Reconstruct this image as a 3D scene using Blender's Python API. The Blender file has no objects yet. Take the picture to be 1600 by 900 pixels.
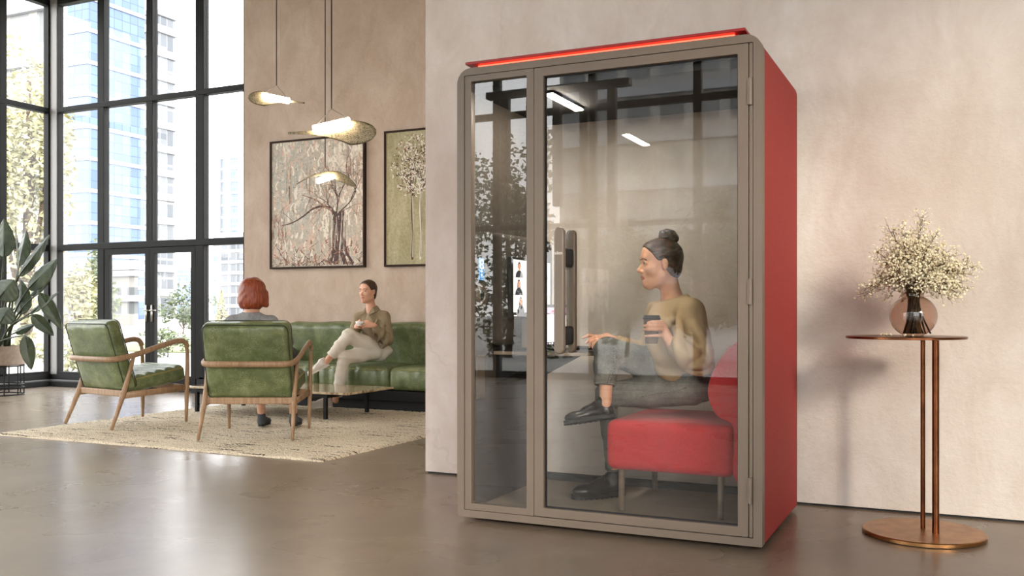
import bpy, math, random
import numpy as np
random.seed(7)
C = bpy.context.scene.collection
sc = bpy.context.scene
PI = math.pi
# ------------------------------------------------------------------ view geometry (room axes: X along the walls, Y into the room)
F, HY, CAM_H = 1488.0, 485.0, 1.05
TH = math.atan(700 / 1488.0)
SN, CS = math.sin(TH), math.cos(TH)
def at(px, d, z=None, py=None):
    l = (px - 800) / F * d
    return (l * CS - d * SN, l * SN + d * CS, CAM_H - (py - HY) * d / F if py is not None else z)
def pt(px, py, Y):
    k = (px - 800) / F
    d = Y / (k * SN + CS)
    return np.array(at(px, d, py=py))
def V(*a): return np.array(a, float)
def unit(v):
    v = np.array(v, float); n = np.linalg.norm(v)
    return v / n if n > 1e-12 else v
def rotz(a):
    c, s = math.cos(a), math.sin(a); return np.array([[c, -s, 0], [s, c, 0], [0, 0, 1.0]])
def rotx(a):
    c, s = math.cos(a), math.sin(a); return np.array([[1.0, 0, 0], [0, c, -s], [0, s, c]])
def roty(a):
    c, s = math.cos(a), math.sin(a); return np.array([[c, 0, s], [0, 1.0, 0], [-s, 0, c]])

# ------------------------------------------------------------------ objects
def tag(o, label, cat, group=None):
    o['label'] = label; o['category'] = cat
    if group: o['group'] = group
    return o
def struct(o):
    o['kind'] = 'structure'; return o
def thing(name, label, cat, loc=(0, 0, 0), group=None):
    o = bpy.data.objects.new(name, None); C.objects.link(o)
    o.empty_display_size = 0.1
    o.location = loc
    return tag(o, label, cat, group)
def base_of(o):
    v = np.zeros(3)
    while o is not None:
        v = v + np.array(o.location); o = o.parent
    return v
def raw_mesh(name, verts, faces, mats, midx=None, smooth=False, parent=None, origin=None, bevel=0, auto=None):
    me = bpy.data.meshes.new(name)
    verts = np.asarray(verts, float)
    off = np.zeros(3)
    if parent is not None: off = base_of(parent)
    if origin is not None: off = off + (np.asarray(origin, float) - off)
    me.from_pydata((verts - off).tolist(), [], faces if isinstance(faces, list) else faces.tolist())
    for m in (mats if isinstance(mats, (list, tuple)) else [mats]): me.materials.append(m)
    n = len(me.polygons)
    if midx is not None: me.polygons.foreach_set('material_index', np.asarray(midx, np.int32))
    if smooth: me.polygons.foreach_set('use_smooth', np.ones(n, bool))
    me.update()
    o = bpy.data.objects.new(name, me); C.objects.link(o)
    if parent is not None:
        o.parent = parent
        if origin is not None: o.location = off - base_of(parent)
    elif origin is not None: o.location = off
    if bevel:
        b = o.modifiers.new('bevel', 'BEVEL'); b.width = bevel; b.segments = 3; b.limit_method = 'ANGLE'; b.angle_limit = math.radians(40)
        b.harden_normals = False
        me.polygons.foreach_set('use_smooth', np.ones(n, bool))
        try:
            me.set_sharp_from_angle(angle=math.radians(45))
        except Exception: pass
    if auto is not None:
        me.polygons.foreach_set('use_smooth', np.ones(n, bool))
        try: me.set_sharp_from_angle(angle=math.radians(auto))
        except Exception: pass
    return o

class MB:
    def __init__(s): s.v = []; s.f = []; s.m = []
    def add(s, vs, fs, m=0, xf=None):
        b = len(s.v)
        for p in vs:
            p = np.asarray(p, float)
            if xf is not None: p = xf(p)
            s.v.append(p)
        for f in fs:
            g = []
            for i in f:
                if not g or g[-1] != i: g.append(i)
            if g[0] == g[-1]: g = g[:-1]
            if len(set(g)) >= 3:
                s.f.append([b + i for i in g]); s.m.append(m)
        return s
    def box(s, x0, y0, z0, x1, y1, z1, m=0, R=None, o=None):
        vs = [(x, y, z) for x in (x0, x1) for y in (y0, y1) for z in (z0, z1)]
        fs = [(0, 1, 3, 2), (4, 6, 7, 5), (0, 4, 5, 1), (2, 3, 7, 6), (0, 2, 6, 4), (1, 5, 7, 3)]
        xf = None
        if R is not None or o is not None:
            R_ = np.eye(3) if R is None else R; o_ = np.zeros(3) if o is None else np.asarray(o, float)
            xf = lambda p: R_ @ p + o_
        return s.add(vs, fs, m, xf)
    def bar(s, a, b, w, h, m=0, up=(0, 0, 1), w2=None, h2=None):
        a, b = np.asarray(a, float), np.asarray(b, float)
        d = unit(b - a); up = np.asarray(up, float)
        if abs(d @ unit(up)) > .98: up = np.array([1.0, 0, 0])
        x = unit(np.cross(d, up)); z = np.cross(x, d)
        w2 = w2 or w; h2 = h2 or h
        vs = [a + x * i * w / 2 + z * j * h / 2 for i, j in ((-1, -1), (1, -1), (1, 1), (-1, 1))]
        vs += [b + x * i * w2 / 2 + z * j * h2 / 2 for i, j in ((-1, -1), (1, -1), (1, 1), (-1, 1))]
        return s.add(vs, [(3, 2, 1, 0), (4, 5, 6, 7), (0, 1, 5, 4), (1, 2, 6, 5), (2, 3, 7, 6), (3, 0, 4, 7)], m)
    def tube(s, pts, r, n=10, m=0, closed=False, sx=1.0, up=(0, 0, 1), cap=True):
        P = [np.asarray(p, float) for p in pts]; N = len(P)
        rs = list(r) if hasattr(r, '__len__') else [r] * N
        vs, fs = [], []
        ref = None
        for i in range(N):
            if closed: d = unit(P[(i + 1) % N] - P[i - 1])
            else: d = unit(P[min(i + 1, N - 1)] - P[max(i - 1, 0)])
            if ref is None:
                u0 = np.asarray(up, float)
                if abs(d @ u0) > .95: u0 = np.array([0, 1.0, 0])
                ref = unit(u0 - d * (u0 @ d))
            ref = unit(ref - d * (ref @ d)); x = np.cross(d, ref)
            for k in range(n):
                a = 2 * PI * k / n
                vs.append(P[i] + (x * math.cos(a) * sx + ref * math.sin(a)) * rs[i])
        for i in range(N if closed else N - 1):
            j = (i + 1) % N
            for k in range(n):
                l = (k + 1) % n
                fs.append((i * n + k, i * n + l, j * n + l, j * n + k))
        if cap and not closed:
            fs.append(tuple(range(n - 1, -1, -1))); fs.append(tuple(range((N - 1) * n, N * n)))
        return s.add(vs, fs, m)
    def lathe(s, prof, c=(0, 0, 0), n=32, m=0, R=None):
        c = np.asarray(c, float); vs, fs = [], []
        N = len(prof)
        for r, z in prof:
            for k in range(n):
                a = 2 * PI * k / n; p = np.array([r * math.cos(a), r * math.sin(a), z])
                vs.append((R @ p if R is not None else p) + c)
        for i in range(N - 1):
            for k in range(n):
                l = (k + 1) % n; fs.append((i * n + k, i * n + l, (i + 1) * n + l, (i + 1) * n + k))
        if prof[0][0] > 1e-6: fs.append(tuple(range(n - 1, -1, -1)))
        if prof[-1][0] > 1e-6: fs.append(tuple(range((N - 1) * n, N * n)))
        return s.add(vs, fs, m)
    def prism(s, poly, a, b, m=0, plane='xy'):
        f = {'xy': lambda p, t: (p[0], p[1], t), 'xz': lambda p, t: (p[0], t, p[1]), 'yz': lambda p, t: (t, p[0], p[1])}[plane]
        n = len(poly)
        vs = [f(p, a) for p in poly] + [f(p, b) for p in poly]
        fs = [tuple(range(n - 1, -1, -1)), tuple(range(n, 2 * n))] + [(i, (i + 1) % n, n + (i + 1) % n, n + i) for i in range(n)]
        return s.add(vs, fs, m)
    def ring(s, outer, inner, y0, y1, m=0):          # frame lying in the XZ plane, extruded along Y
        n = len(outer)
        vs = [(p[0], y0, p[1]) for p in outer] + [(p[0], y0, p[1]) for p in inner] + [(p[0], y1, p[1]) for p in outer] + [(p[0], y1, p[1]) for p in inner]
        fs = []
        for i in range(n):
            j = (i + 1) % n
            fs += [(i, j, n + j, n + i), (2 * n + j, 2 * n + i, 3 * n + i, 3 * n + j), (j, i, 2 * n + i, 2 * n + j), (n + i, n + j, 3 * n + j, 3 * n + i)]
        return s.add(vs, fs, m)
    def grid(s, fn, nu, nv, m=0):
        vs = [fn(i / nu, j / nv) for j in range(nv + 1) for i in range(nu + 1)]
        w = nu + 1
        return s.add(vs, [(j * w + i, j * w + i + 1, (j + 1) * w + i + 1, (j + 1) * w + i) for j in range(nv) for i in range(nu)], m)
    def rbox(s, c, size, r, m=0, R=None, n=8, puff=None, k=4):
        # box with rounded edges and an optional puff(p, q) reshaping of its points
        hx = np.array(size, float) / 2
        def axis(h):
            e = [-h + r * (1 - math.cos(PI / 2 * i / k)) for i in range(k)]
            mid = np.linspace(-h + r, h - r, n + 1).tolist()
            return e + mid + [-x for x in e[::-1]]
        ax = [axis(h) for h in hx]
        vs, fs, idx = [], [], {}
        def vid(p):
            key = tuple(np.round(p, 6))
            if key not in idx:
                idx[key] = len(vs); p = np.array(p)
                q = np.clip(p, -(hx - r), hx - r); d = p - q
                L = np.linalg.norm(d)
                out = q + d / L * r if L > 1e-9 else p
                if puff is not None: out = puff(out, p / hx)
                vs.append(out)
            return idx[key]
        for a in range(3):
            b, c2 = (a + 1) % 3, (a + 2) % 3
            for sg in (-1, 1):
                for i in range(len(ax[b]) - 1):
                    for j in range(len(ax[c2]) - 1):
                        q = []
                        for ii, jj in ((i, j), (i + 1, j), (i + 1, j + 1), (i, j + 1)):
                            p = [0, 0, 0]; p[a] = sg * hx[a]; p[b] = ax[b][ii]; p[c2] = ax[c2][jj]; q.append(vid(p))
                        fs.append(q if sg > 0 else q[::-1])
        R_ = np.eye(3) if R is None else R; c = np.asarray(c, float)
        return s.add(vs, fs, m, lambda p: R_ @ p + c)
    def build(s, name, mats, parent=None, smooth=False, bevel=0, origin=None, auto=None):
        return raw_mesh(name, s.v, s.f, mats, s.m, smooth, parent, origin, bevel, auto)

def rrect(x0, z0, x1, z1, r, k=8, rb=None):
    rb = r if rb is None else rb
    out = []
    for cx, cz, a0, rr in ((x1 - rb, z0 + rb, -90, rb), (x1 - r, z1 - r, 0, r), (x0 + r, z1 - r, 90, r), (x0 + rb, z0 + rb, 180, rb)):
        for i in range(k + 1):
            a = math.radians(a0 + 90 * i / k); out.append((cx + rr * math.cos(a), cz + rr * math.sin(a)))
    return out
def copy_tree(o, parent=None):
    c = o.copy(); C.objects.link(c)
    if parent is not None: c.parent = parent
    for ch in list(o.children): copy_tree(ch, c)
    return c
def bez(pts, n=12):                                    # Catmull-Rom through the points
    P = [np.asarray(p, float) for p in pts]; P = [2 * P[0] - P[1]] + P + [2 * P[-1] - P[-2]]
    out = []
    for i in range(1, len(P) - 2):
        for k in range(n):
            t = k / n; a, b, c, d = P[i - 1], P[i], P[i + 1], P[i + 2]
            out.append(.5 * (2 * b + (c - a) * t + (2 * a - 5 * b + 4 * c - d) * t * t + (3 * b - a - 3 * c + d) * t ** 3))
    return out + [P[-2]]
def text_mesh(body, size, depth=0.0008):
    cu = bpy.data.curves.new('lettering', 'FONT'); cu.body = body; cu.size = size; cu.extrude = depth; cu.align_x = 'CENTER'; cu.align_y = 'CENTER'
    o = bpy.data.objects.new('lettering', cu); C.objects.link(o)
    bpy.context.view_layer.update()
    me = bpy.data.meshes.new_from_object(o.evaluated_get(bpy.context.evaluated_depsgraph_get()))
    vs = [np.array(v.co) for v in me.vertices]; fs = [list(p.vertices) for p in me.polygons]
    bpy.data.objects.remove(o); bpy.data.curves.remove(cu); bpy.data.meshes.remove(me)
    return vs, fs

# ------------------------------------------------------------------ materials
def _new(name):
    m = bpy.data.materials.new(name); m.use_nodes = True
    nt = m.node_tree
    return m, nt, nt.nodes['Principled BSDF'], nt.nodes['Material Output']
def nd(nt, t, **kw):
    n = nt.nodes.new(t)
    for k, v in kw.items(): setattr(n, k, v)
    return n
def coords(nt, stretch=(1, 1, 1), kind='Object'):
    tc = nd(nt, 'ShaderNodeTexCoord'); mp = nd(nt, 'ShaderNodeMapping')
    mp.inputs['Scale'].default_value = stretch
    nt.links.new(tc.outputs[kind], mp.inputs['Vector']); return mp.outputs[0]
def noise(nt, vec, scale, detail=5, rough=.55, dist=0):
    n = nd(nt, 'ShaderNodeTexNoise'); n.inputs['Scale'].default_value = scale; n.inputs['Detail'].default_value = detail
    n.inputs['Roughness'].default_value = rough; n.inputs['Distortion'].default_value = dist
    nt.links.new(vec, n.inputs['Vector']); return n.outputs['Fac']
def ramp(nt, fac, stops):
    r = nd(nt, 'ShaderNodeValToRGB'); e = r.color_ramp.elements
    while len(e) < len(stops): e.new(.5)
    for i, (p, c) in enumerate(stops):
        e[i].position = p; e[i].color = (*c, 1) if len(c) == 3 else c
    nt.links.new(fac, r.inputs[0]); return r.outputs[0]
def mixc(nt, fac, a, b, mode='MIX'):
    n = nd(nt, 'ShaderNodeMix', data_type='RGBA', blend_type=mode)
    if isinstance(fac, (int, float)): n.inputs[0].default_value = fac
    else: nt.links.new(fac, n.inputs[0])
    for i, x in ((6, a), (7, b)):
        if isinstance(x, (tuple, list)): n.inputs[i].default_value = (*x, 1) if len(x) == 3 else x
        else: nt.links.new(x, n.inputs[i])
    return n.outputs[2]
def mth(nt, op, a, b=None):
    n = nd(nt, 'ShaderNodeMath', operation=op)
    for i, x in ((0, a), (1, b)):
        if x is None: continue
        if isinstance(x, (int, float)): n.inputs[i].default_value = x
        else: nt.links.new(x, n.inputs[i])
    return n.outputs[0]
def bump(nt, b, h, strength, dist=.01):
    n = nd(nt, 'ShaderNodeBump'); n.inputs['Strength'].default_value = strength; n.inputs['Distance'].default_value = dist
    nt.links.new(h, n.inputs['Height']); nt.links.new(n.outputs[0], b.inputs['Normal'])
def g(c):                                              # sRGB 0-255 -> linear
    return tuple(((x / 255) / 12.92 if x / 255 <= .04045 else ((x / 255 + .055) / 1.055) ** 2.4) for x in c)
def pmat(name, c1, c2=None, rough=.5, metal=0., scale=6, detail=5, stretch=(1, 1, 1), lo=.35, hi=.65, bp=0., bscale=60, bdist=.004, spec=.5, coat=0., sheen=0., emit=None, es=1.):
    m, nt, b, out = _new(name)
    c2 = c2 or c1
    v = coords(nt, stretch)
    nt.links.new(ramp(nt, noise(nt, v, scale, detail), [(lo, c1), (hi, c2)]), b.inputs['Base Color'])
    b.inputs['Roughness'].default_value = rough; b.inputs['Metallic'].default_value = metal
    b.inputs['Specular IOR Level'].default_value = spec
    if coat: b.inputs['Coat Weight'].default_value = coat; b.inputs['Coat Roughness'].default_value = .15
    if sheen: b.inputs['Sheen Weight'].default_value = sheen
    if emit: b.inputs['Emission Color'].default_value = (*emit, 1); b.inputs['Emission Strength'].default_value = es
    if bp: bump(nt, b, noise(nt, v, bscale, 4), bp, bdist)
    return m
def emat(name, c, s):
    m, nt, b, out = _new(name)
    b.inputs['Base Color'].default_value = (*c, 1); b.inputs['Emission Color'].default_value = (*c, 1); b.inputs['Emission Strength'].default_value = s
    b.inputs['Roughness'].default_value = .4
    return m
def glass(name, tint, ior=1.5, gain=1.0):
    # a pane: lets light straight through with a tint and mirrors at its outer faces
    m, nt, b, out = _new(name); nt.nodes.remove(b)
    tr = nd(nt, 'ShaderNodeBsdfTransparent'); tr.inputs[0].default_value = (*tint, 1)
    gl = nd(nt, 'ShaderNodeBsdfGlossy'); gl.inputs['Roughness'].default_value = .0
    fr = nd(nt, 'ShaderNodeFresnel'); fr.inputs[0].default_value = ior
    ge = nd(nt, 'ShaderNodeNewGeometry')
    f = mth(nt, 'MULTIPLY', mth(nt, 'MULTIPLY', fr.outputs[0], gain), mth(nt, 'SUBTRACT', 1.0, ge.outputs['Backfacing']))
    mx = nd(nt, 'ShaderNodeMixShader')
    nt.links.new(f, mx.inputs[0]); nt.links.new(tr.outputs[0], mx.inputs[1]); nt.links.new(gl.outputs[0], mx.inputs[2])
    nt.links.new(mx.outputs[0], out.inputs[0]); return m
def plaster(name, ca, cb, cc, bstr=.5):
    m, nt, b, out = _new(name)
    v = coords(nt); vs = coords(nt, (1.0, 1.0, .62))
    big = ramp(nt, noise(nt, v, .9, 6, .6, .6), [(.30, ca), (.70, cb)])
    mid = noise(nt, vs, 3.2, 8, .68, .4)
    col = mixc(nt, ramp(nt, mid, [(.36, (0, 0, 0)), (.74, (1, 1, 1))]), big, cc)
    spots = ramp(nt, noise(nt, v, 38, 3, .7), [(.70, (0, 0, 0)), (.78, (1, 1, 1))])
    mask = ramp(nt, noise(nt, v, 1.7, 3), [(.55, (0, 0, 0)), (.68, (1, 1, 1))])
    col = mixc(nt, mth(nt, 'MULTIPLY', spots, mask), col, tuple(x * .55 for x in ca))
    # hairline cracks, running mostly upright
    vo = nd(nt, 'ShaderNodeTexVoronoi', feature='DISTANCE_TO_EDGE'); vo.inputs['Scale'].default_value = 1.3
    dv = nd(nt, 'ShaderNodeVectorMath', operation='ADD'); sc_ = nd(nt, 'ShaderNodeVectorMath', operation='SCALE'); sc_.inputs['Scale'].default_value = .22
    nz = nd(nt, 'ShaderNodeTexNoise'); nz.inputs['Scale'].default_value = 4; nz.inputs['Detail'].default_value = 6
    nt.links.new(v, nz.inputs['Vector']); nt.links.new(nz.outputs['Color'], sc_.inputs[0]); nt.links.new(vs, dv.inputs[0]); nt.links.new(sc_.outputs[0], dv.inputs[1])
    nt.links.new(dv.outputs[0], vo.inputs['Vector'])
    crack = ramp(nt, vo.outputs['Distance'], [(.0, (1, 1, 1)), (.007, (0, 0, 0))])
    cm = mth(nt, 'MULTIPLY', crack, ramp(nt, noise(nt, v, .8, 2), [(.5, (0, 0, 0)), (.6, (1, 1, 1))]))
    col = mixc(nt, mth(nt, 'MULTIPLY', cm, .16), col, tuple(x * .5 for x in ca))
    nt.links.new(col, b.inputs['Base Color']); b.inputs['Roughness'].default_value = .82; b.inputs['Specular IOR Level'].default_value = .25
    h = mth(nt, 'ADD', mth(nt, 'MULTIPLY', noise(nt, v, 26, 8, .7), .6), mth(nt, 'MULTIPLY', mid, .7))
    bump(nt, b, mth(nt, 'SUBTRACT', h, mth(nt, 'MULTIPLY', cm, .10)), bstr, .02)
    return m
def floor_mat():
    m, nt, b, out = _new('polished_concrete')
    v = coords(nt)
    c = ramp(nt, noise(nt, v, 1.1, 8, .62, .8), [(.28, g((112, 98, 82))), (.5, g((122, 107, 91))), (.75, g((132, 117, 100)))])
    c2 = ramp(nt, noise(nt, v, 9, 6, .7), [(.3, (.9, .9, .9)), (.7, (1.05, 1.05, 1.05))])
    c = mixc(nt, 1.0, c, c2, 'MULTIPLY')
    sp = ramp(nt, noise(nt, v, 60, 2), [(.74, (0, 0, 0)), (.78, (1, 1, 1))])
    c = mixc(nt, mth(nt, 'MULTIPLY', sp, .12), c, g((70, 62, 54)))
    nt.links.new(c, b.inputs['Base Color'])
    r = nd(nt, 'ShaderNodeMapRange'); nt.links.new(noise(nt, v, 1.6, 2, .5), r.inputs[0]); r.inputs[3].default_value = .22; r.inputs[4].default_value = .34
    nt.links.new(r.outputs[0], b.inputs['Roughness']); b.inputs['Specular IOR Level'].default_value = .55
    bump(nt, b, noise(nt, v, 14, 5), .012, .01); return m
def rug_mat():
    m, nt, b, out = _new('woven_wool')
    v = coords(nt); vs = coords(nt, (1.0, 20, 1)); vf = coords(nt, (1, 1.6, 1))
    c = ramp(nt, noise(nt, vf, 90, 3, .7), [(.25, g((172, 154, 128))), (.5, g((222, 208, 184))), (.75, g((244, 236, 220)))])
    st = noise(nt, vs, 2.0, 3, .55)
    st = ramp(nt, st, [(.60, (0, 0, 0)), (.625, (1, 1, 1))])
    br = ramp(nt, noise(nt, vf, 55, 2), [(.22, (0, 0, 0)), (.36, (1, 1, 1))])
    c = mixc(nt, mth(nt, 'MULTIPLY', mth(nt, 'MULTIPLY', st, br), .92), c, g((44, 38, 34)))
    nt.links.new(c, b.inputs['Base Color']); b.inputs['Roughness'].default_value = .95; b.inputs['Specular IOR Level'].default_value = .1
    bump(nt, b, noise(nt, vf, 70, 4), .9, .02); return m
def leather_mat(name='green_leather'):
    m, nt, b, out = _new(name)
    v = coords(nt)
    c = ramp(nt, noise(nt, v, 5, 6, .65, .4), [(.28, g((64, 76, 44))), (.5, g((92, 102, 64))), (.74, g((130, 138, 98)))])
    nz = nd(nt, 'ShaderNodeTexNoise'); nz.inputs['Scale'].default_value = 9; nz.inputs['Detail'].default_value = 5; nt.links.new(v, nz.inputs['Vector'])
    s_ = nd(nt, 'ShaderNodeVectorMath', operation='SCALE'); s_.inputs['Scale'].default_value = .09; nt.links.new(nz.outputs['Color'], s_.inputs[0])
    a_ = nd(nt, 'ShaderNodeVectorMath', operation='ADD'); nt.links.new(v, a_.inputs[0]); nt.links.new(s_.outputs[0], a_.inputs[1])
    vo = nd(nt, 'ShaderNodeTexVoronoi', feature='DISTANCE_TO_EDGE'); vo.inputs['Scale'].default_value = 70; nt.links.new(a_.outputs[0], vo.inputs['Vector'])
    ln = ramp(nt, vo.outputs['Distance'], [(.0, (1, 1, 1)), (.09, (0, 0, 0))])
    mk = ramp(nt, noise(nt, v, 9, 6, .7), [(.44, (0, 0, 0)), (.66, (1, 1, 1))])
    c = mixc(nt, mth(nt, 'MULTIPLY', mth(nt, 'MULTIPLY', ln, mk), .5), c, g((188, 194, 146)))
    nt.links.new(c, b.inputs['Base Color']); b.inputs['Roughness'].default_value = .36
    bump(nt, b, noise(nt, v, 16, 5), .18, .012); return m
def wood_mat(name, a, b_, c_, stretch=(18, 18, 2)):
    m, nt, b, out = _new(name)
    v = coords(nt, stretch)
    nt.links.new(ramp(nt, noise(nt, v, 2.2, 6, .6, .6), [(.3, a), (.5, b_), (.72, c_)]), b.inputs['Base Color'])
    b.inputs['Roughness'].default_value = .48; bump(nt, b, noise(nt, v, 6, 4), .1, .003); return m
def facade_mat(name, pane, pane2, line, su, sv, tl=.06, rough=.15, spec=.5):
    m, nt, b, out = _new(name)
    tc = nd(nt, 'ShaderNodeTexCoord'); sx = nd(nt, 'ShaderNodeSeparateXYZ'); nt.links.new(tc.outputs['Object'], sx.inputs[0])
    u = mth(nt, 'MULTIPLY', mth(nt, 'ADD', sx.outputs[0], sx.outputs[1]), 1 / su); w = mth(nt, 'MULTIPLY', sx.outputs[2], 1 / sv)
    fu, fw = mth(nt, 'FRACT', u), mth(nt, 'FRACT', w)
    ln = mth(nt, 'MAXIMUM', mth(nt, 'LESS_THAN', fu, tl), mth(nt, 'LESS_THAN', fw, tl))
    cb = nd(nt, 'ShaderNodeCombineXYZ'); nt.links.new(mth(nt, 'FLOOR', u), cb.inputs[0]); nt.links.new(mth(nt, 'FLOOR', w), cb.inputs[1])
    wn = nd(nt, 'ShaderNodeTexWhiteNoise'); nt.links.new(cb.outputs[0], wn.inputs[0])
    c = mixc(nt, wn.outputs[0], pane, pane2)
    nt.links.new(mixc(nt, ln, c, line), b.inputs['Base Color']); b.inputs['Roughness'].default_value = rough; b.inputs['Specular IOR Level'].default_value = spec
    return m

# ------------------------------------------------------------------ soft bodies from blended round volumes
class SDF:
    def __init__(s, lo, hi, h):
        s.lo = np.array(lo, float); s.h = h
        s.n = np.ceil((np.array(hi, float) - s.lo) / h).astype(int) + 1
        s.D = np.full(s.n, 1.0, np.float32)
    def win(s, lo, hi):
        a = np.clip(np.floor((np.asarray(lo) - s.lo) / s.h).astype(int), 0, s.n - 1)
        b = np.clip(np.ceil((np.asarray(hi) - s.lo) / s.h).astype(int) + 1, 1, s.n)
        sl = tuple(slice(a[i], max(b[i], a[i] + 1)) for i in range(3))
        ax = [(s.lo[i] + s.h * np.arange(sl[i].start, sl[i].stop)).astype(np.float32) for i in range(3)]
        return sl, np.stack(np.meshgrid(*ax, indexing='ij'), -1)
    def put(s, sl, d, k, op='u'):
        a = s.D[sl]; d = d.astype(np.float32)
        if op == 'u':
            if k > 0:
                hh = np.maximum(k - np.abs(a - d), 0) / k; r = np.minimum(a, d) - hh * hh * k * .25
            else: r = np.minimum(a, d)
        elif op == 'sub':
            d = -d
            if k > 0:
                hh = np.maximum(k - np.abs(a - d), 0) / k; r = np.maximum(a, d) + hh * hh * k * .25
            else: r = np.maximum(a, d)
        s.D[sl] = r
    def cone(s, a, b, ra, rb, k=.02, op='u', flat=None):
        a, b = np.asarray(a, float), np.asarray(b, float); m = max(ra, rb) + k + 3 * s.h
        sl, P = s.win(np.minimum(a, b) - m, np.maximum(a, b) + m)
        ba = (b - a).astype(np.float32); pa = P - a.astype(np.float32)
        t = np.clip((pa @ ba) / max(float(ba @ ba), 1e-9), 0, 1)
        v = pa - t[..., None] * ba
        if flat is not None:                           # squash along one direction: (axis, factor > 1)
            ax = unit(flat[0]).astype(np.float32); c = v @ ax
            v = v + ax * (c * (flat[1] - 1))[..., None]
        d = np.linalg.norm(v, axis=-1) - (ra + (rb - ra) * t)
        s.put(sl, d, k, op); return s
    def chain(s, pts, rs, k=.02, flat=None):
        for i in range(len(pts) - 1): s.cone(pts[i], pts[i + 1], rs[i], rs[i + 1], k, flat=flat)
        return s
    def ell(s, c, r, R=None, k=.02, op='u'):
        c, r = np.asarray(c, float), np.asarray(r, float); m = r.max() + k + 3 * s.h
        sl, P = s.win(c - m, c + m)
        q = (P - c.astype(np.float32)) @ (np.eye(3) if R is None else np.asarray(R)).T.astype(np.float32)
        k0 = np.linalg.norm(q / r, axis=-1); k1 = np.linalg.norm(q / (r * r), axis=-1)
        s.put(sl, k0 * (k0 - 1) / np.maximum(k1, 1e-6), k, op); return s
    def box(s, c, half, R=None, rd=.01, k=.01, op='u'):
        c, half = np.asarray(c, float), np.asarray(half, float); m = np.linalg.norm(half) + k + 3 * s.h
        sl, P = s.win(c - m, c + m)
        q = np.abs((P - c.astype(np.float32)) @ (np.eye(3) if R is None else np.asarray(R)).T.astype(np.float32)) - (half - rd)
        d = np.linalg.norm(np.maximum(q, 0), axis=-1) + np.minimum(q.max(-1), 0) - rd
        s.put(sl, d, k, op); return s
    def cut(s, n, p, k=0.0):                           # keep the side where n.(x-p) < 0
        sl, P = s.win(s.lo, s.lo + s.h * (s.n - 1)); n = unit(n).astype(np.float32)
        d = (P - np.asarray(p, np.float32)) @ n
        s.put(sl, -d, k, 'sub'); return s
    def wrinkle(s, fn, amp, band=.03):
        i = np.argwhere(np.abs(s.D) < band); P = s.lo + i * s.h
        s.D[tuple(i.T)] += (amp * fn(P)).astype(np.float32); return s
    def mesh(s, smooth=1):
        D = s.D; ins = D < 0; n = D.shape
        sub = [(i, j, k) for i in (0, 1) for j in (0, 1) for k in (0, 1)]
        cn = np.zeros((n[0] - 1, n[1] - 1, n[2] - 1), np.int8)
        for i, j, k in sub: cn += ins[i:n[0] - 1 + i, j:n[1] - 1 + j, k:n[2] - 1 + k]
        idx = np.argwhere((cn > 0) & (cn < 8))
        acc = np.zeros((len(idx), 3)); ct = np.zeros(len(idx))
        for a in range(3):
            for c in [q for q in sub if q[a] == 0]:
                p = idx + np.array(c); q = p.copy(); q[:, a] += 1
                d0, d1 = D[tuple(p.T)], D[tuple(q.T)]; m = (d0 < 0) != (d1 < 0)
                t = np.where(m, d0 / np.where(m, d0 - d1, 1), 0)
                pos = np.tile(np.array(c, float), (len(idx), 1)); pos[:, a] += t
                acc += np.where(m[:, None], pos, 0); ct += m
        vs = s.lo + s.h * (idx + acc / ct[:, None])
        vid = np.full(cn.shape, -1, np.int32); vid[tuple(idx.T)] = np.arange(len(idx))
        F_ = []
        for a in range(3):
            b, c = (a + 1) % 3, (a + 2) % 3
            s0 = [slice(1, n[x] - 1) for x in range(3)]; s1 = list(s0); s0[a] = slice(0, n[a] - 1); s1[a] = slice(1, n[a])
            A, B = ins[tuple(s0)], ins[tuple(s1)]
            e = np.argwhere(A != B); off = np.ones(3, int); off[a] = 0; sg = A[tuple(e.T)]; e = e + off
            def cell(db, dc):
                q = e.copy(); q[:, b] += db; q[:, c] += dc; return vid[tuple(q.T)]
            Q = np.stack([cell(-1, -1), cell(0, -1), cell(0, 0), cell(-1, 0)], 1)
            Q[~sg] = Q[~sg][:, ::-1]; F_.append(Q)
        Fc = np.concatenate(F_)
        Fc = Fc[(Fc >= 0).all(1)]
        for _ in range(smooth):
            sm = np.zeros_like(vs); w = np.zeros(len(vs))
            for k in range(4):
                for x in (Fc[:, (k + 1) % 4], Fc[:, (k + 3) % 4]):
                    for d in range(3): sm[:, d] += np.bincount(Fc[:, k], vs[x, d], len(vs))
                    w += np.bincount(Fc[:, k], minlength=len(vs))
            vs = vs * .5 + .5 * sm / np.maximum(w, 1)[:, None]
        return vs, Fc
# ------------------------------------------------------------------ materials in use
M = {}
M['plaster'] = plaster('pale_plaster', g((206, 196, 186)), g((221, 213, 205)), g((196, 183, 171)), .5)
M['plaster_shaded'] = plaster('shaded_plaster', g((194, 174, 157)), g((209, 191, 175)), g((176, 154, 136)), .5)  # the pale plaster made browner, the lounge wall's shade put into its colours
M['floor'] = floor_mat()
M['ceiling'] = pmat('ceiling_paint', g((150, 140, 130)), rough=.9)
M['black_metal'] = pmat('black_frame_metal', g((15, 15, 14)), g((22, 21, 20)), rough=.6, scale=4, spec=.25)
M['dark'] = pmat('matt_black', g((16, 16, 16)), rough=.7)
M['alu'] = pmat('grey_post_metal', g((150, 148, 146)), rough=.45)
M['pane'] = glass('window_glass', (.97, .98, .985), 1.45)
M['taupe'] = pmat('taupe_powder_coat', g((106, 93, 80)), g((112, 98, 85)), rough=.42, scale=3, bp=.02, bscale=300, bdist=.001)
M['taupe_dark'] = pmat('taupe_lining_felt', g((66, 59, 51)), g((74, 66, 58)), rough=.9, scale=40)
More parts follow.
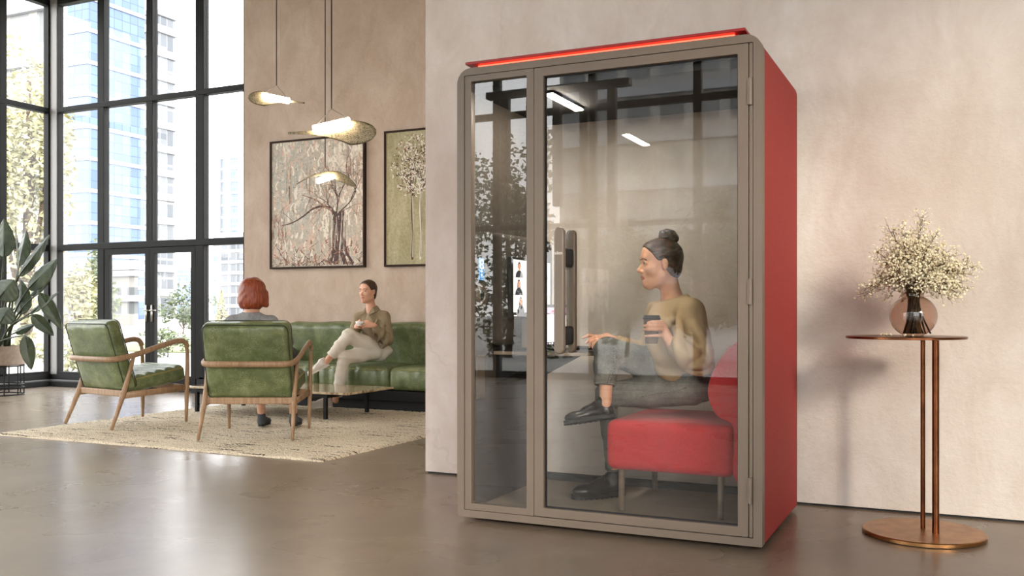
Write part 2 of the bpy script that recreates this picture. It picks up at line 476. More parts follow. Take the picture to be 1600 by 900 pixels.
M['red_felt'] = pmat('red_shell_felt', g((152, 52, 48)), g((162, 58, 53)), rough=.75, scale=90, bp=.1, bscale=400, bdist=.001, spec=.3)
M['red_fabric'] = pmat('red_upholstery', g((186, 54, 58)), g((198, 66, 68)), rough=.8, scale=120, bp=.25, bscale=350, bdist=.001, spec=.25, sheen=.15)
M['red_dark'] = pmat('red_metal', g((150, 26, 26)), rough=.4)
M['booth_glass'] = glass('booth_tinted_glass', (.91, .905, .89), 1.5, 2.1)
M['booth_clear'] = glass('booth_rear_glass', (.985, .985, .98), 1.5, 1.2)
M['booth_carpet'] = pmat('booth_carpet', g((140, 128, 112)), g((158, 146, 128)), rough=.95, scale=180, bp=.3, bscale=300)
M['booth_ceiling'] = pmat('booth_ceiling_felt', g((46, 46, 45)), rough=.9)
M['desk'] = pmat('desk_laminate', g((158, 142, 126)), rough=.5)
M['bronze'] = pmat('aged_bronze', g((92, 54, 34)), g((128, 80, 50)), rough=.28, metal=1., scale=9, detail=8)
M['bronze_top'] = pmat('brushed_bronze', g((150, 106, 66)), g((176, 130, 84)), rough=.34, metal=1., scale=14, detail=8)
M['wood'] = wood_mat('oiled_ash', g((124, 96, 70)), g((148, 118, 88)), g((166, 136, 106)))
M['leather'] = leather_mat()
M['piping'] = pmat('gold_piping', g((140, 128, 74)), rough=.5)
M['lamp'] = emat('lamp_glow', (1., .84, .64), 42.)
M['pod_lamp'] = emat('booth_lamp_glow', (1., .91, .78), 80.)
M['red_glow'] = emat('red_light_strip', (1., .07, .035), 2.2)
M['white_ceramic'] = pmat('white_ceramic', g((235, 233, 228)), rough=.25)
M['lettering'] = pmat('pale_lettering', g((225, 218, 208)), rough=.5)

# ------------------------------------------------------------------ the room
XL, XR, YB, YF, ZC, XP, YP = -11.5, 4.6, 9.3, -5.0, 5.4, -3.125, 5.33
def sbox(name, c, m, bevel=0):
    return struct(MB().box(*c).build(name, m, bevel=bevel))
sbox('floor', (XL - .15, YF - .15, -.12, XR + .15, YB + .2, 0), M['floor'])
sbox('ceiling', (XL - .15, YF - .15, ZC, XR + .15, YB + .2, ZC + .15), M['ceiling'])
sbox('wall_back', (-8.057, YB, 0, XP + .05, YB + .2, ZC), M['plaster_shaded'])
w = MB().box(XP, YP, .012, XR + .15, YB + .2, ZC).build('wall_partition', M['plaster'], origin=(0, YP, 0)); struct(w)
sbox('gap_strip_partition', (XP + .012, YP + .012, 0, XR, YP + .1, .012), M['dark'])  # black strip standing in for the dark gap under the wall
# glazed walls: window_1 left, window_2 back (with the double door), window_3 right, window_4 behind the viewer
def glazing(name, pts, bars, posts, pane_rects, post_mat=None):
    root = bpy.data.objects.new(name, None); C.objects.link(root); struct(root); root.location = pts
    f = MB()
    for b in posts: f.box(*b)
    for b in bars: f.box(*b)
    struct(f.build('window_frame', M['black_metal'], root, bevel=.006))
    for i, r in enumerate(pane_rects): struct(MB().box(*r).build('pane', M['pane'], root))
    return root
ZB = [(1.879, 1.965), (3.80, 3.872), (5.3, 5.4)]
# back window
post_x = [(-11.363 - .02, -11.363 + .0), (-10.596, -10.475), (-9.705, -9.592), (-8.854, -8.716), (-8.075, -8.057)]
posts = [(a, YB, .17 if i != 2 else 1.92, b, YB + .10, ZC) for i, (a, b) in enumerate(post_x)]
bars = [(-11.37, YB - .004, z0, -8.057, YB + .104, z1) for z0, z1 in ZB] + [(-11.37, YB, .13, -10.5, YB + .1, .2), (-8.8, YB, .13, -8.057, YB + .1, .2)]
edges = [p for ab in post_x for p in ab][1:-1]
panes = []
for i in range(4):
    xa, xb = post_x[i][1], post_x[i + 1][0]
    for (za, zb) in ((.2, 1.879), (1.965, 3.80), (3.872, 5.3)):
        if za < 1 and i in (1, 2): continue
        panes.append((xa, YB + .045, za, xb, YB + .055, zb))
glazing('window_2', (-9.7, YB, 0), bars, posts, panes)
struct(MB().box(XL - .05, YB - .01, .16, -11.37, YB + .11, ZC).build('trim_1', M['alu'], bevel=.006, origin=(XL, YB, 0)))
# left window
py = [9.24]
ly = [(8.52 - .745 * i, 8.625 - .745 * i) for i in range(18)]
posts = [(XL - .1, a, .17, XL, b, ZC) for a, b in ly] + [(XL - .1, 9.262, .17, XL + .002, 9.288, ZC)]
bars = [(XL - .104, YF, z0, XL + .004, 9.28, z1) for z0, z1 in ZB] + [(XL - .1, YF, .13, XL, 9.28, .2)]
panes = []
prev = 9.262
for a, b in ly[:7]:
    for (za, zb) in ((.2, 1.879), (1.965, 3.80), (3.872, 5.3)):
        panes.append((XL - .055, b, za, XL - .045, prev, zb))
    prev = a
for (za, zb) in ((.2, 1.879), (1.965, 3.80), (3.872, 5.3)): panes.append((XL - .055, YF, za, XL - .045, prev, zb))
glazing('window_1', (XL, 2.1, 0), bars, posts, panes)
sbox('baseboard_left', (XL - .12, YF, 0, XL + .1, YB - .1, .075), M['dark'], .006)
b_ = MB(); b_.box(XL - .12, YB - .1, 0, -10.5, YB + .15, .075); b_.box(-8.83, YB - .1, 0, -8.057, YB + .15, .075)
struct(b_.build('baseboard_back', M['dark'], bevel=.006))
sbox('trim_2', (XL - .12, YF, .075, XL + .03, YB - .03, .09), M['alu'])
sbox('trim_3', (XL - .12, YB - .03, .075, -10.5, YB + .12, .09), M['alu'])
sbox('trim_4', (XL - .14, YF, .09, XL + .005, YB - .005, .17), M['dark'])
b_ = MB(); b_.box(XL - .14, YB - .005, .09, -10.5, YB + .14, .17); b_.box(-8.83, YB - .005, .075, -8.057, YB + .14, .17)
struct(b_.build('trim_5', M['dark']))
sbox('trim_6', (-10.5, YB - .03, 0, -8.83, YB + .14, .02), M['dark'])
# double door
M['handle'] = pmat('satin_steel', g((190, 188, 182)), rough=.3, metal=1.)
def door(name, x0, x1, hx):
    r = bpy.data.objects.new(name, None); C.objects.link(r); struct(r); r.location = ((x0 + x1) / 2, YB, 0)
    f = MB().ring(rrect(x0, .022, x1, 1.877, .001, 1), rrect(x0 + .085, .20, x1 - .075, 1.80, .001, 1), YB + .005, YB + .065)
    struct(f.build('door_frame', M['black_metal'], r, bevel=.004))
    struct(MB().box(x0 + .08, YB + .03, .19, x1 - .07, YB + .04, 1.81).build('pane', M['pane'], r))
    h = MB().box(hx - .014, YB - .006, .9, hx + .014, YB + .006, 1.12)
    h.tube([(hx, YB, 1.05), (hx, YB - .05, 1.05), (hx + .02, YB - .055, 1.05), (hx + .12, YB - .055, 1.05)], .009)
    struct(h.build('door_handle', M['handle'], r, smooth=True))
door('door_1', -10.47, -9.652, -9.70)
door('door_2', -9.648, -8.86, -9.60)
# right side: glazed, with unseen solid stretches added to block light off the booth
MBr = MB().box(XR, -3.55, 0, XR + .15, -1.0, 4.0); MBr.box(XR, .62, 0, XR + .15, YP, ZC); struct(MBr.build('shade_wall_right', M['plaster_shaded']))
rp = [(XR, y - .05, 0, XR + .1, y + .05, ZC) for y in (-4.9, -3.6, -1.0, .57)]
glazing('window_3', (XR, 0, 0), [(XR, YF, 0, XR + .1, -3.55, .1), (XR, -1.0, 0, XR + .1, .62, .1), (XR, YF, 4.0, XR + .1, .62, 4.08), (XR, YF, 5.1, XR + .1, .62, 5.4)], rp, [(XR + .045, YF, .1, XR + .055, -3.5, 5.1), (XR + .045, -3.5, 4.0, XR + .055, -1, 5.1), (XR + .045, -1, .1, XR + .055, .62, 5.1)])
sbox('wall_front', (XL, YF - .15, 5.1, XR, YF, ZC), M['plaster_shaded'])
fp = [(x - .06, YF - .1, 0, x + .06, YF, 5.15) for x in (-11.4, -9.8, -8.2, -6.6, -5.0, -3.4, -1.8, -.2, 1.4, 3.0, 4.5)]
glazing('window_4', (-3.5, YF, 0), [(XL, YF - .1, 0, XR, YF, .1), (XL, YF - .1, 2.3, XR, YF, 2.38), (XL, YF - .1, 4.05, XR, YF, 4.15), (XL, YF - .1, 5.05, XR, YF, 5.15)], fp, [(XL, YF - .055, .1, XR, YF - .045, 5.1)])
# slatted screen hanging inside the window behind the viewer (seen mirrored in the booth glass)
lv = thing('slat_screen', 'dark vertical slat screen hanging in the window behind the viewer', 'screen', (-5.2, YF + .3, 3.0))
for i in range(5):
    x = -6.3 + i * .43
    MB().box(x - .065, YF + .22, 3.0 - .2 * i, x + .065, YF + .34, 4.3).build('slat', M['dark'], lv, bevel=.02)
MB().box(-6.6, YF + .2, 4.3, -4.3, YF + .36, 4.4).build('rail', M['dark'], lv)

# ------------------------------------------------------------------ meeting booth
BX0, BX1, BF, BB, BT, BZ = -2.277, -.775, 4.195, 5.18, 2.255, .022
def bx(u): return BX0 + u
pod = thing('office_booth', 'red and taupe glazed meeting booth standing against the pale plaster wall', 'booth', (-1.526, 4.69, 0))
MB().ring(rrect(BX0, BZ, BX1, BT, .075, 8, .006), rrect(bx(.039), .057, bx(1.463), 2.219, .004, 8), BF, BF + .055).build('front_frame', M['taupe'], pod, auto=35)
MB().ring(rrect(BX0 + .002, BZ, BX1 - .002, BT - .002, .075, 8, .006), rrect(BX0 + .025, .04, BX1 - .025, BT - .025, .05, 8), BF + .056, BB).build('shell', M['red_felt'], pod, auto=35)
MB().ring(rrect(BX0 + .026, .041, BX1 - .026, BT - .026, .049, 8, .005), rrect(BX0 + .052, .05, BX1 - .047, 2.168, .004, 8), BF + .0555, BB - .001).build('inner_lining', M['booth_ceiling'], pod, auto=35)
plinth = MB()
for x in (BX0 + .1, BX1 - .1):
    for y in (BF + .1, BB - .1): plinth.lathe([(.03, 0), (.03, .022)], (x, y, 0), 16)
plinth.box(BX0 + .07, BF + .07, .012, BX1 - .07, BB - .07, .03)
plinth.build('plinth', M['dark'], pod)
# fixed side window
wf = MB().ring(rrect(bx(.040), .058, bx(.417), 2.218, .003, 1), rrect(bx(.077), .091, bx(.379), 2.187, .003, 1), BF + .004, BF + .05).build('window_frame', M['taupe'], pod, bevel=.0025)
MB().box(bx(.07), BF + .026, .085, bx(.385), BF + .034, 2.193).build('pane', M['booth_glass'], wf)
# door
dr = MB().ring(rrect(bx(.4205), .060, bx(1.4415), 2.2165, .003, 1), rrect(bx(.468), .102, bx(1.396), 2.174, .003, 1), BF + .001, BF + .05).build('door', M['taupe'], pod, bevel=.0025)
MB().box(bx(.460), BF + .026, .095, bx(1.403), BF + .034, 2.181).build('pane', M['booth_glass'], dr)
MB().ring(rrect(bx(.4675), .1015, bx(1.3965), 2.1745, .002, 1), rrect(bx(.474), .107, bx(1.390), 2.168, .002, 1), BF + .022, BF + .038).build('gasket', M['dark'], dr)
hs = MB().box(bx(1.4445), BF + .003, .060, bx(1.4605), BF + .045, 2.2165).build('hinge_strip', M['taupe'], pod, bevel=.002)
for za, zb in ((1.945, 2.062), (1.075, 1.189), (.208, .322)):
    hb = MB().tube([(bx(1.452), BF - .003, za), (bx(1.452), BF - .003, zb)], .0085, 12); hb.box(bx(1.438), BF - .006, za + .003, bx(1.446), BF + .002, zb - .003)
    hb.build('hinge', M['taupe'], pod, auto=40)
# pull handle: one bar outside, one inside
hx = -1.695
def pill(x, w, y0, y1, z0, z1):
    r = w / 2; n = 8; poly = []
    for cz, a0 in ((z0 + r, 180), (z1 - r, 0)):
        for i in range(n + 1):
            a = math.radians(a0 + 180 * i / n); poly.append((x + r * math.cos(a), cz + r * math.sin(a)))
    return MB().prism(poly, y0, y1, plane='xz')
h = pill(hx, .052, 4.113, 4.146, .845, 1.44)
hd = h.build('door_handle', M['taupe'], dr, bevel=.009)
pill(hx, .05, 4.262, 4.292, .845, 1.44).build('inner_handle', M['taupe'], dr, bevel=.009)
for z in (1.30, .93):
    pill(hx, .034, 4.14, 4.27, z - .045, z + .045).build('standoff', M['dark'], dr, bevel=.004)
tv, tf = text_mesh('silen', .022)
MB().add(tv, tf, 0, lambda p: V(hx, 4.1122, 1.318) + V(p[0], -p[2], p[1])).build('lettering', M['lettering'], dr)
# red roof cover with its light strip
ry0, ry1 = 4.215, 5.1
MB().prism([(bx(.035), 2.278), (bx(1.425), 2.278), (bx(1.425), 2.292), (bx(.035), 2.292)], ry0, ry1, plane='xz').build('roof_cover', M['red_dark'], pod, bevel=.003)
MB().box(bx(.07), ry0 + .045, BT - .003, bx(1.39), ry1 - .03, 2.279).build('roof_riser', M['red_dark'], pod)
MB().box(bx(.09), ry0 + .036, BT + .002, bx(1.37), ry0 + .046, 2.277).build('light_strip', M['red_glow'], pod)
# lining
IX0, IX1, IY0, IY1 = BX0 + .055, BX1 - .05, BF + .062, BB - .03
MB().box(IX0 - .004, IY0, .06, IX0 + .012, IY1, 2.16).build('lining_panel', M['taupe_dark'], pod)
MB().box(IX1 - .012, IY0, .06, IX1 + .004, IY1, 2.16).build('lining_panel', M['taupe_dark'], pod)
MB().box(IX0, IY0, 2.135, IX1, IY1, 2.17).build('ceiling_panel', M['booth_ceiling'], pod)
MB().box(IX0, IY0 - .01, .035, IX1, IY1, .062).build('carpet', M['booth_carpet'], pod)
MB().box(IX0, IY1 - .02, .062, IX1, IY1 + .02, .10).build('rear_sill', M['booth_ceiling'], pod)
for xa, xb in ((IX0 + .013, -1.257), (-1.253, IX1 - .013)):
    MB().box(xa, IY1 - .006, .095, xb, IY1 + .004, 2.14).build('rear_pane', M['booth_clear'], pod)
lf = MB().box(-1.867, 4.33, 2.122, -1.812, 4.76, 2.136).build('ceiling_light', M['black_metal'], pod, bevel=.003)
MB().box(-1.862, 4.335, 2.116, -1.817, 4.755, 2.123).build('diffuser', M['pod_lamp'], lf)
# acoustic pad, control display and socket on the left lining
lx = IX0 + .012
MB().rbox((lx + .048, 4.72, 1.16), (.092, .70, .58), .04).build('wall_pad', M['taupe_dark'], pod, smooth=True)
M['display'] = emat('blue_display', g((70, 120, 165)), .75)
M['icon'] = emat('pale_icon', g((215, 232, 245)), .9)
dz = 1.26
ds = MB().box(lx - .002, 4.285, dz - .062, lx + .006, 4.352, dz + .062).build('control_display', M['black_metal'], pod, bevel=.002)
d2 = MB().box(lx + .005, 4.29, dz - .056, lx + .0075, 4.347, dz + .056, 0)
for z, wd in ((dz + .036, .017), (dz + .012, .017)):
    pts = [(lx + .009, 4.3185 + wd * math.cos(a * PI / 8), z + .011 * math.sin(a * PI / 8)) for a in range(16)]
    d2.tube(pts, .0022, 6, 1, closed=True)
d2.box(lx + .0075, 4.304, dz - .012, lx + .009, 4.333, dz - .009, 1); d2.box(lx + .0075, 4.3165, dz - .016, lx + .009, 4.3205, dz - .003, 1)
d2.lathe([(.006, 0), (.006, .002)], (lx + .0075, 4.3185, dz - .03), 12, 1, R=roty(PI / 2))
d2.build('screen', [M['display'], M['icon']], ds)
sk = MB().lathe([(.062, 0), (.062, .008), (.056, .012), (.03, .012), (.024, .004), (0, .004)], (lx, 4.325, 1.125), 28, R=roty(PI / 2)).build('power_socket', M['taupe'], pod, auto=40)
sb = MB()
sb.lathe([(.022, 0), (.022, .003)], (lx + .004, 4.325, 1.125), 20, R=roty(PI / 2))
sb.build('socket_well', M['dark'], sk)
MB().box(lx, 4.27, .60, lx + .006, 4.36, .82).build('vent_panel', M['taupe'], pod, bevel=.002)
# desk fixed to the left lining
poly = [(lx, 4.47)]
for i in range(9):
    a = -PI / 2 + PI / 2 * i / 8; poly.append((-1.83 + .13 * math.cos(a), 4.60 + .13 * math.sin(a)))
poly += [(-1.70, 5.12), (lx, 5.12)]
dk = MB().prism(poly, .818, .838).build('desk', M['desk'], pod, bevel=.004)
MB().prism(poly, .8382, .8402).build('desk_mat', M['dark'], dk)
MB().prism([(lx, .817), (-1.86, .817), (-1.94, .80), (lx, .66)], 4.50, 5.1, plane='xz').build('bracket', M['dark'], dk, bevel=.004)

# ------------------------------------------------------------------ bench in the booth
bench = thing('bench', 'red upholstered bench with a curved backrest inside the booth', 'bench', (-1.25, 4.77, .062))
MB().rbox((-1.268, 4.775, .388), (.632, .67, .246), .045, puff=lambda p, q: p + V(0, 0, .003 * max(q[2], 0) * (1 - q[0] ** 2) * (1 - q[1] ** 2))).build('seat', M['red_fabric'], bench, smooth=True)
prof = bez([(-.93, .235), (-.955, .30), (-.948, .47), (-.965, .525), (-1.03, .56), (-1.068, .64), (-1.062, .72), (-1.02, .81), (-.965, .88), (-.90, .915), (-.853, .905), (-.845, .86), (-.845, .30), (-.87, .24)], 5)
bk = MB().prism(prof, 4.445, 5.105, plane='xz').build('backrest', M['red_fabric'], bench, bevel=.014)
for y in (4.452, 5.098):
    MB().tube([(x, y, z) for x, z in prof[8:50]], .0045, 6).build('piping', M['red_dark'], bk, smooth=True)
for x, y in ((-1.512, 4.485), (-1.02, 4.485), (-1.512, 5.05), (-1.02, 5.05)):
    MB().tube([(x, y, .0625), (x, y, .07), (x, y, .27)], [.014, .015, .016], 16).build('leg', M['taupe'], bench, auto=40)

# ------------------------------------------------------------------ monitor and laptop
mon = thing('monitor', 'black desk monitor showing a grid of video callers on the booth desk', 'monitor', (-2.05, 4.66, .8402))
mx, my0, my1, mz0, mz1 = -2.07, 4.405, 4.905, 1.005, 1.325
MB().box(mx - .028, my0, mz0, mx, my1, mz1).build('housing', M['black_metal'], mon, bevel=.005)
M['tile'] = emat('call_tile', g((236, 232, 224)), .85); M['tile_b'] = emat('call_tile_grey', g((170, 168, 165)), .6)
M['skin_px'] = emat('call_face', g((205, 150, 120)), .55); M['hair_px'] = emat('call_hair', g((38, 26, 22)), .3); M['coat_px'] = emat('call_clothes', g((40, 48, 58)), .3)
M['screen_bg'] = emat('screen_black', g((14, 14, 15)), .1)
sm = MB(); sm.box(mx, my0 + .008, mz0 + .012, mx + .0015, my1 - .008, mz1 - .008, 0)
rng = random.Random(3)
cw, ch = .158, .089
def disc(mb, x, y, z, ry, rz, m, a0=0, a1=360, n=14):
    vs = [(x, y, z)] + [(x, y + ry * math.cos(math.radians(a0 + (a1 - a0) * i / n)), z + rz * math.sin(math.radians(a0 + (a1 - a0) * i / n))) for i in range(n + 1)]
    mb.add(vs, [(0, i + 1, i + 2) for i in range(n)], m)
for r in range(3):
    for c in range(3):
        ya, za = my0 + .010 + c * (cw + .003), mz1 - .012 - (r + 1) * (ch + .002)
        sm.box(mx + .0015, ya, za, mx + .002, ya + cw, za + ch, 1 if (r + c) % 4 else 2 if (r, c) != (0, 0) else 1)
        yc = ya + cw * (.48 + rng.uniform(-.08, .08))
        long = rng.random() < .6 if c else r > 0
        x = mx + .0022
        if long: disc(sm, x, yc, za + ch * .5, .021, .036, 4)
        else: disc(sm, x, yc, za + ch * .66, .0185, .021, 4)
        disc(sm, x + .0003, yc, za, .046, .036, 5, 0, 180)
        disc(sm, x + .0006, yc, za + ch * .6, .0135, .0185, 3)
sm.box(mx + .0015, my0 + .016, mz0 + .016, mx + .002, my0 + .05, mz0 + .021, 1)
sm.build('screen', [M['screen_bg'], M['tile'], M['tile_b'], M['skin_px'], M['hair_px'], M['coat_px']], mon)
ms = MB().tube([(mx - .04, 4.64, .85), (mx - .04, 4.64, 1.1)], .02, 14); ms.bar((mx - .05, 4.64, 1.1), (mx - .02, 4.64, 1.1), .06, .06)
MB().lathe([(.06, 0), (.06, .008), (.02, .012)], (mx - .02, 4.62, .8405), 28).build('stand_base', M['black_metal'], mon, auto=40)
MB().bar((mx - .02, 4.62, .848), (mx - .02, 4.62, 1.02), .012, .05).build('stand', M['desk'], mon, bevel=.003)
lap = thing('laptop', 'open laptop showing a document on the booth desk beside the monitor', 'laptop', (-1.915, 4.735, .8403))
LR = rotz(math.radians(73)); lo_ = V(-1.868, 4.725, .8403)          # local: x across, y away from the user
def lxf(p): return LR @ np.asarray(p, float) + lo_
def lmb(fn): mb = MB(); fn(mb); mb.v = [lxf(p) for p in mb.v]; return mb
lmb(lambda m: m.box(-.155, -.05, .002, .155, .11, .014)).build('base', M['black_metal'], lap, bevel=.003)
lmb(lambda m: [m.box(-.14 + i * .0215, -.02 + j * .02, .014, -.122 + i * .0215, -.004 + j * .02, .0155) for i in range(13) for j in range(5)]).build('keyboard', M['dark'], lap)
tl = rotx(math.radians(-5))
def lid(fn): return lmb(lambda m: (fn(m), setattr(m, 'v', [tl @ np.asarray(p) + V(0, .11, .014) for p in m.v])))
lid(lambda m: m.box(-.155, .0, 0, .155, .008, .228)).build('lid', M['black_metal'], lap, bevel=.003)
M['page'] = emat('white_page', g((238, 236, 234)), .95); M['bar_px'] = emat('window_bar', g((176, 150, 180)), .6); M['red_px'] = emat('red_tab', g((196, 60, 70)), .5); M['text_px'] = emat('faint_print', g((200, 198, 198)), .7)
def scr(m):
    m.box(-.147, -.0012, .012, .147, 0, .220, 0)
    m.box(-.147, -.0018, .026, .147, -.0012, .170, 1); m.box(-.147, -.0018, .180, .147, -.0012, .212, 2); m.box(-.02, -.0022, .186, .09, -.0018, .196, 3); m.box(-.147, -.0018, .172, .02, -.0012, .176, 1)
    for i in range(9): m.box(-.13, -.0022, .155 - i * .013, -.13 + .22 * (1 - .08 * (i * 7 % 5)), -.0018, .157 - i * .013, 4)
    for i in range(12): m.box(-.12 + i * .02, -.0018, .014, -.108 + i * .02, -.0012, .022, (1, 3, 2, 4)[i % 4])
lid(scr).build('screen', [M['screen_bg'], M['page'], M['bar_px'], M['red_px'], M['text_px']], lap)
# ------------------------------------------------------------------ side table, vase, flowers
tab = thing('side_table', 'tall bronze side table with round top and two poles', 'table', (-.155, 4.83, 0))
bc, tc = V(*at(1443, 4.455, 0)), V(*at(1415, 4.45, .93))
bc[2] = 0; tc[2] = .93
MB().lathe([(.262, 0), (.270, .004), (.270, .018), (.266, .022), (0, .022)], bc, 64).build('base', M['bronze_top'], tab, auto=35)
MB().lathe([(.258, -.012), (.264, -.010), (.264, -.002), (.262, 0), (0, 0)], tc, 64).build('tabletop', M['bronze'], tab, auto=35)
for px, d, r in ((1442, 4.50, .0105), (1462, 4.40, .0155)):
    p = at(px, d, 0); MB().tube([(p[0], p[1], .0215), (p[0], p[1], .919)], r, 20).build('pole', M['bronze'], tab, auto=40)
M['vase'] = glass('rose_smoke_glass', (.90, .83, .79), 1.5, 1.8)
M['stem'] = pmat('dry_stem', g((70, 60, 34)), g((104, 88, 52)), rough=.8, scale=30)
M['stem_wet'] = pmat('dark_stem', g((28, 24, 18)), rough=.6)
M['blossom'] = pmat('cream_blossom', g((232, 217, 178)), g((246, 238, 212)), rough=.8, scale=80)
vc = V(*at(1427, 4.45, 0)); vc[2] = .9303
vr, vz = .106, .094
prof = [(0, 0), (.045, 0)] + [(vr * math.cos(a), vz + vr * .93 * math.sin(a)) for a in np.linspace(-1.12, 1.12, 20)] + [(.047, vz + .098), (.048, vz + .112)]
inn = [(max(r - .003, 0), z + (.003 if i < 2 else 0)) for i, (r, z) in enumerate(prof)]
vase = MB().lathe(prof + inn[::-1], vc, 48).build('vase', M['vase'], smooth=True, origin=vc)
tag(vase, 'round smoky rose glass vase on the bronze side table', 'vase')
bq = thing('flower_bouquet', 'airy bunch of dried cream blossoms standing in the round vase', 'flowers', tuple(vc + V(0, 0, .01)))
Rv = V(CS, SN, 0); Uv = V(0, 0, 1); Fv = V(-SN, CS, 0)
rng = random.Random(11)
def blossom(mb, c, r):
    c = np.asarray(c)
    ax = [unit(V(rng.gauss(0, 1), rng.gauss(0, 1), rng.gauss(0, 1)))]
    e1 = unit(np.cross(ax[0], V(.3, .5, .8))); e2 = np.cross(ax[0], e1)
    ring = [c + r * (math.cos(2 * PI * k / 5) * e1 + math.sin(2 * PI * k / 5) * e2) + ax[0] * r * .25 for k in range(5)]
    mb.add([c - ax[0] * r * .6, c + ax[0] * r * .55] + ring, [(0, 2 + (k + 1) % 5, 2 + k) for k in range(5)] + [(1, 2 + k, 2 + (k + 1) % 5) for k in range(5)], 1)
neck = vc + V(0, 0, vz + .10)
for i in range(84):
    a = rng.uniform(-PI, PI); sp = rng.random() ** .6
    el = math.radians(90 - 82 * sp)
    L = (.345 - .09 * sp) * rng.uniform(.6, 1.0)
    if i < 6: el, L, a = math.radians(84 - i * 4), .385 - .012 * i, i * 1.1
    if 6 <= i < 11: el, L, a = math.radians(14 + 7 * (i - 6)), .29, TH + rng.uniform(-.3, .3)
    dirv = V(math.cos(a) * math.cos(el), math.sin(a) * math.cos(el), math.sin(el))
    if dirv[1] > .3: dirv[1] *= .75
    foot = vc + V(rng.uniform(-.035, .035), rng.uniform(-.035, .035), .012)
    nk = neck + V(dirv[0], dirv[1], 0) * .03
    tip = neck + dirv * L + V(0, 0, -.05 * sp * sp)
    mid = neck + dirv * L * .5 + V(0, 0, .045 * sp)
    path = bez([foot, nk, mid, tip], 6)
    mb = MB(); mb.tube(path, [.0018] * 7 + [.0013] * (len(path) - 7), 5, 0)
    n0 = 9
    for k in range(n0, len(path)):
        for b in range(4 if k < len(path) - 1 else 5):
            t = V(rng.gauss(0, 1), rng.gauss(0, 1), rng.gauss(0, .8)); t = unit(unit(t) + dirv * .7)
            e = path[k] + t * rng.uniform(.018, .055)
            mb.tube([path[k], (path[k] + e) / 2 + V(0, 0, .003), e], .0007, 3, 0, cap=False)
            for q in range(rng.choice((1, 2, 2, 3))):
                blossom(mb, e + V(rng.gauss(0, 1), rng.gauss(0, 1), rng.gauss(0, 1)) * .008, rng.uniform(.0036, .0072))
    mb.build('flower_sprig', [M['stem'], M['blossom']], bq)
lv_ = MB()
for i in range(16):
    a = i * 2.4; r0 = .02 + .035 * rng.random()
    lv_.tube(bez([vc + V(r0 * 1.5 * math.cos(a), r0 * 1.5 * math.sin(a), .012), vc + V(r0 * .8 * math.cos(a + .4), r0 * .8 * math.sin(a + .4), .10), vc + V(.02 * math.cos(a + .6), .02 * math.sin(a + .6), .20)], 5), [.004] * 6 + [.003] * 5, 6)
lv_.build('stem_bundle', M['stem_wet'], bq, smooth=True)
for i in range(9):
    a = rng.uniform(2.4, 5.2) - .3; r = rng.uniform(.12, .17); mb = MB(); c = vc + V(r * math.cos(a), r * math.sin(a), .007)
    for q in range(3): blossom(mb, c + V(rng.uniform(-.006, .006), rng.uniform(-.006, .006), rng.uniform(-.002, .002)), .005)
    if np.linalg.norm((c - tc)[:2]) < .255:
        o = mb.build('fallen_blossom', [M['stem'], M['blossom']], origin=c - V(0, 0, .006))
        tag(o, 'tiny fallen cream blossom lying on the table beside the vase', 'blossom', 'fallen blossoms on the side table')

# ------------------------------------------------------------------ rug
RX0, RX1, RY0, RY1 = -7.36, -3.985, 5.40, 8.42
rn = random.Random(5)
def rugf(u, v):
    x, y = RX0 + (RX1 - RX0) * u, RY0 + (RY1 - RY0) * v
    e = min(u * (RX1 - RX0), (1 - u) * (RX1 - RX0), v * (RY1 - RY0), (1 - v) * (RY1 - RY0))
    z = .016 + rn.uniform(-.0035, .0035)
    j = .010 if e < .02 else .004
    return (x + rn.uniform(-j, j), y + rn.uniform(-j, j), .0005 if e < 1e-6 else z if e > .02 else .010)
rug = MB().grid(rugf, 260, 230).build('rug', rug_mat(), smooth=True, origin=((RX0 + RX1) / 2, (RY0 + RY1) / 2, 0))
tag(rug, 'cream wool rug with broken dark dashes under the armchairs', 'rug')
RZ = .0258

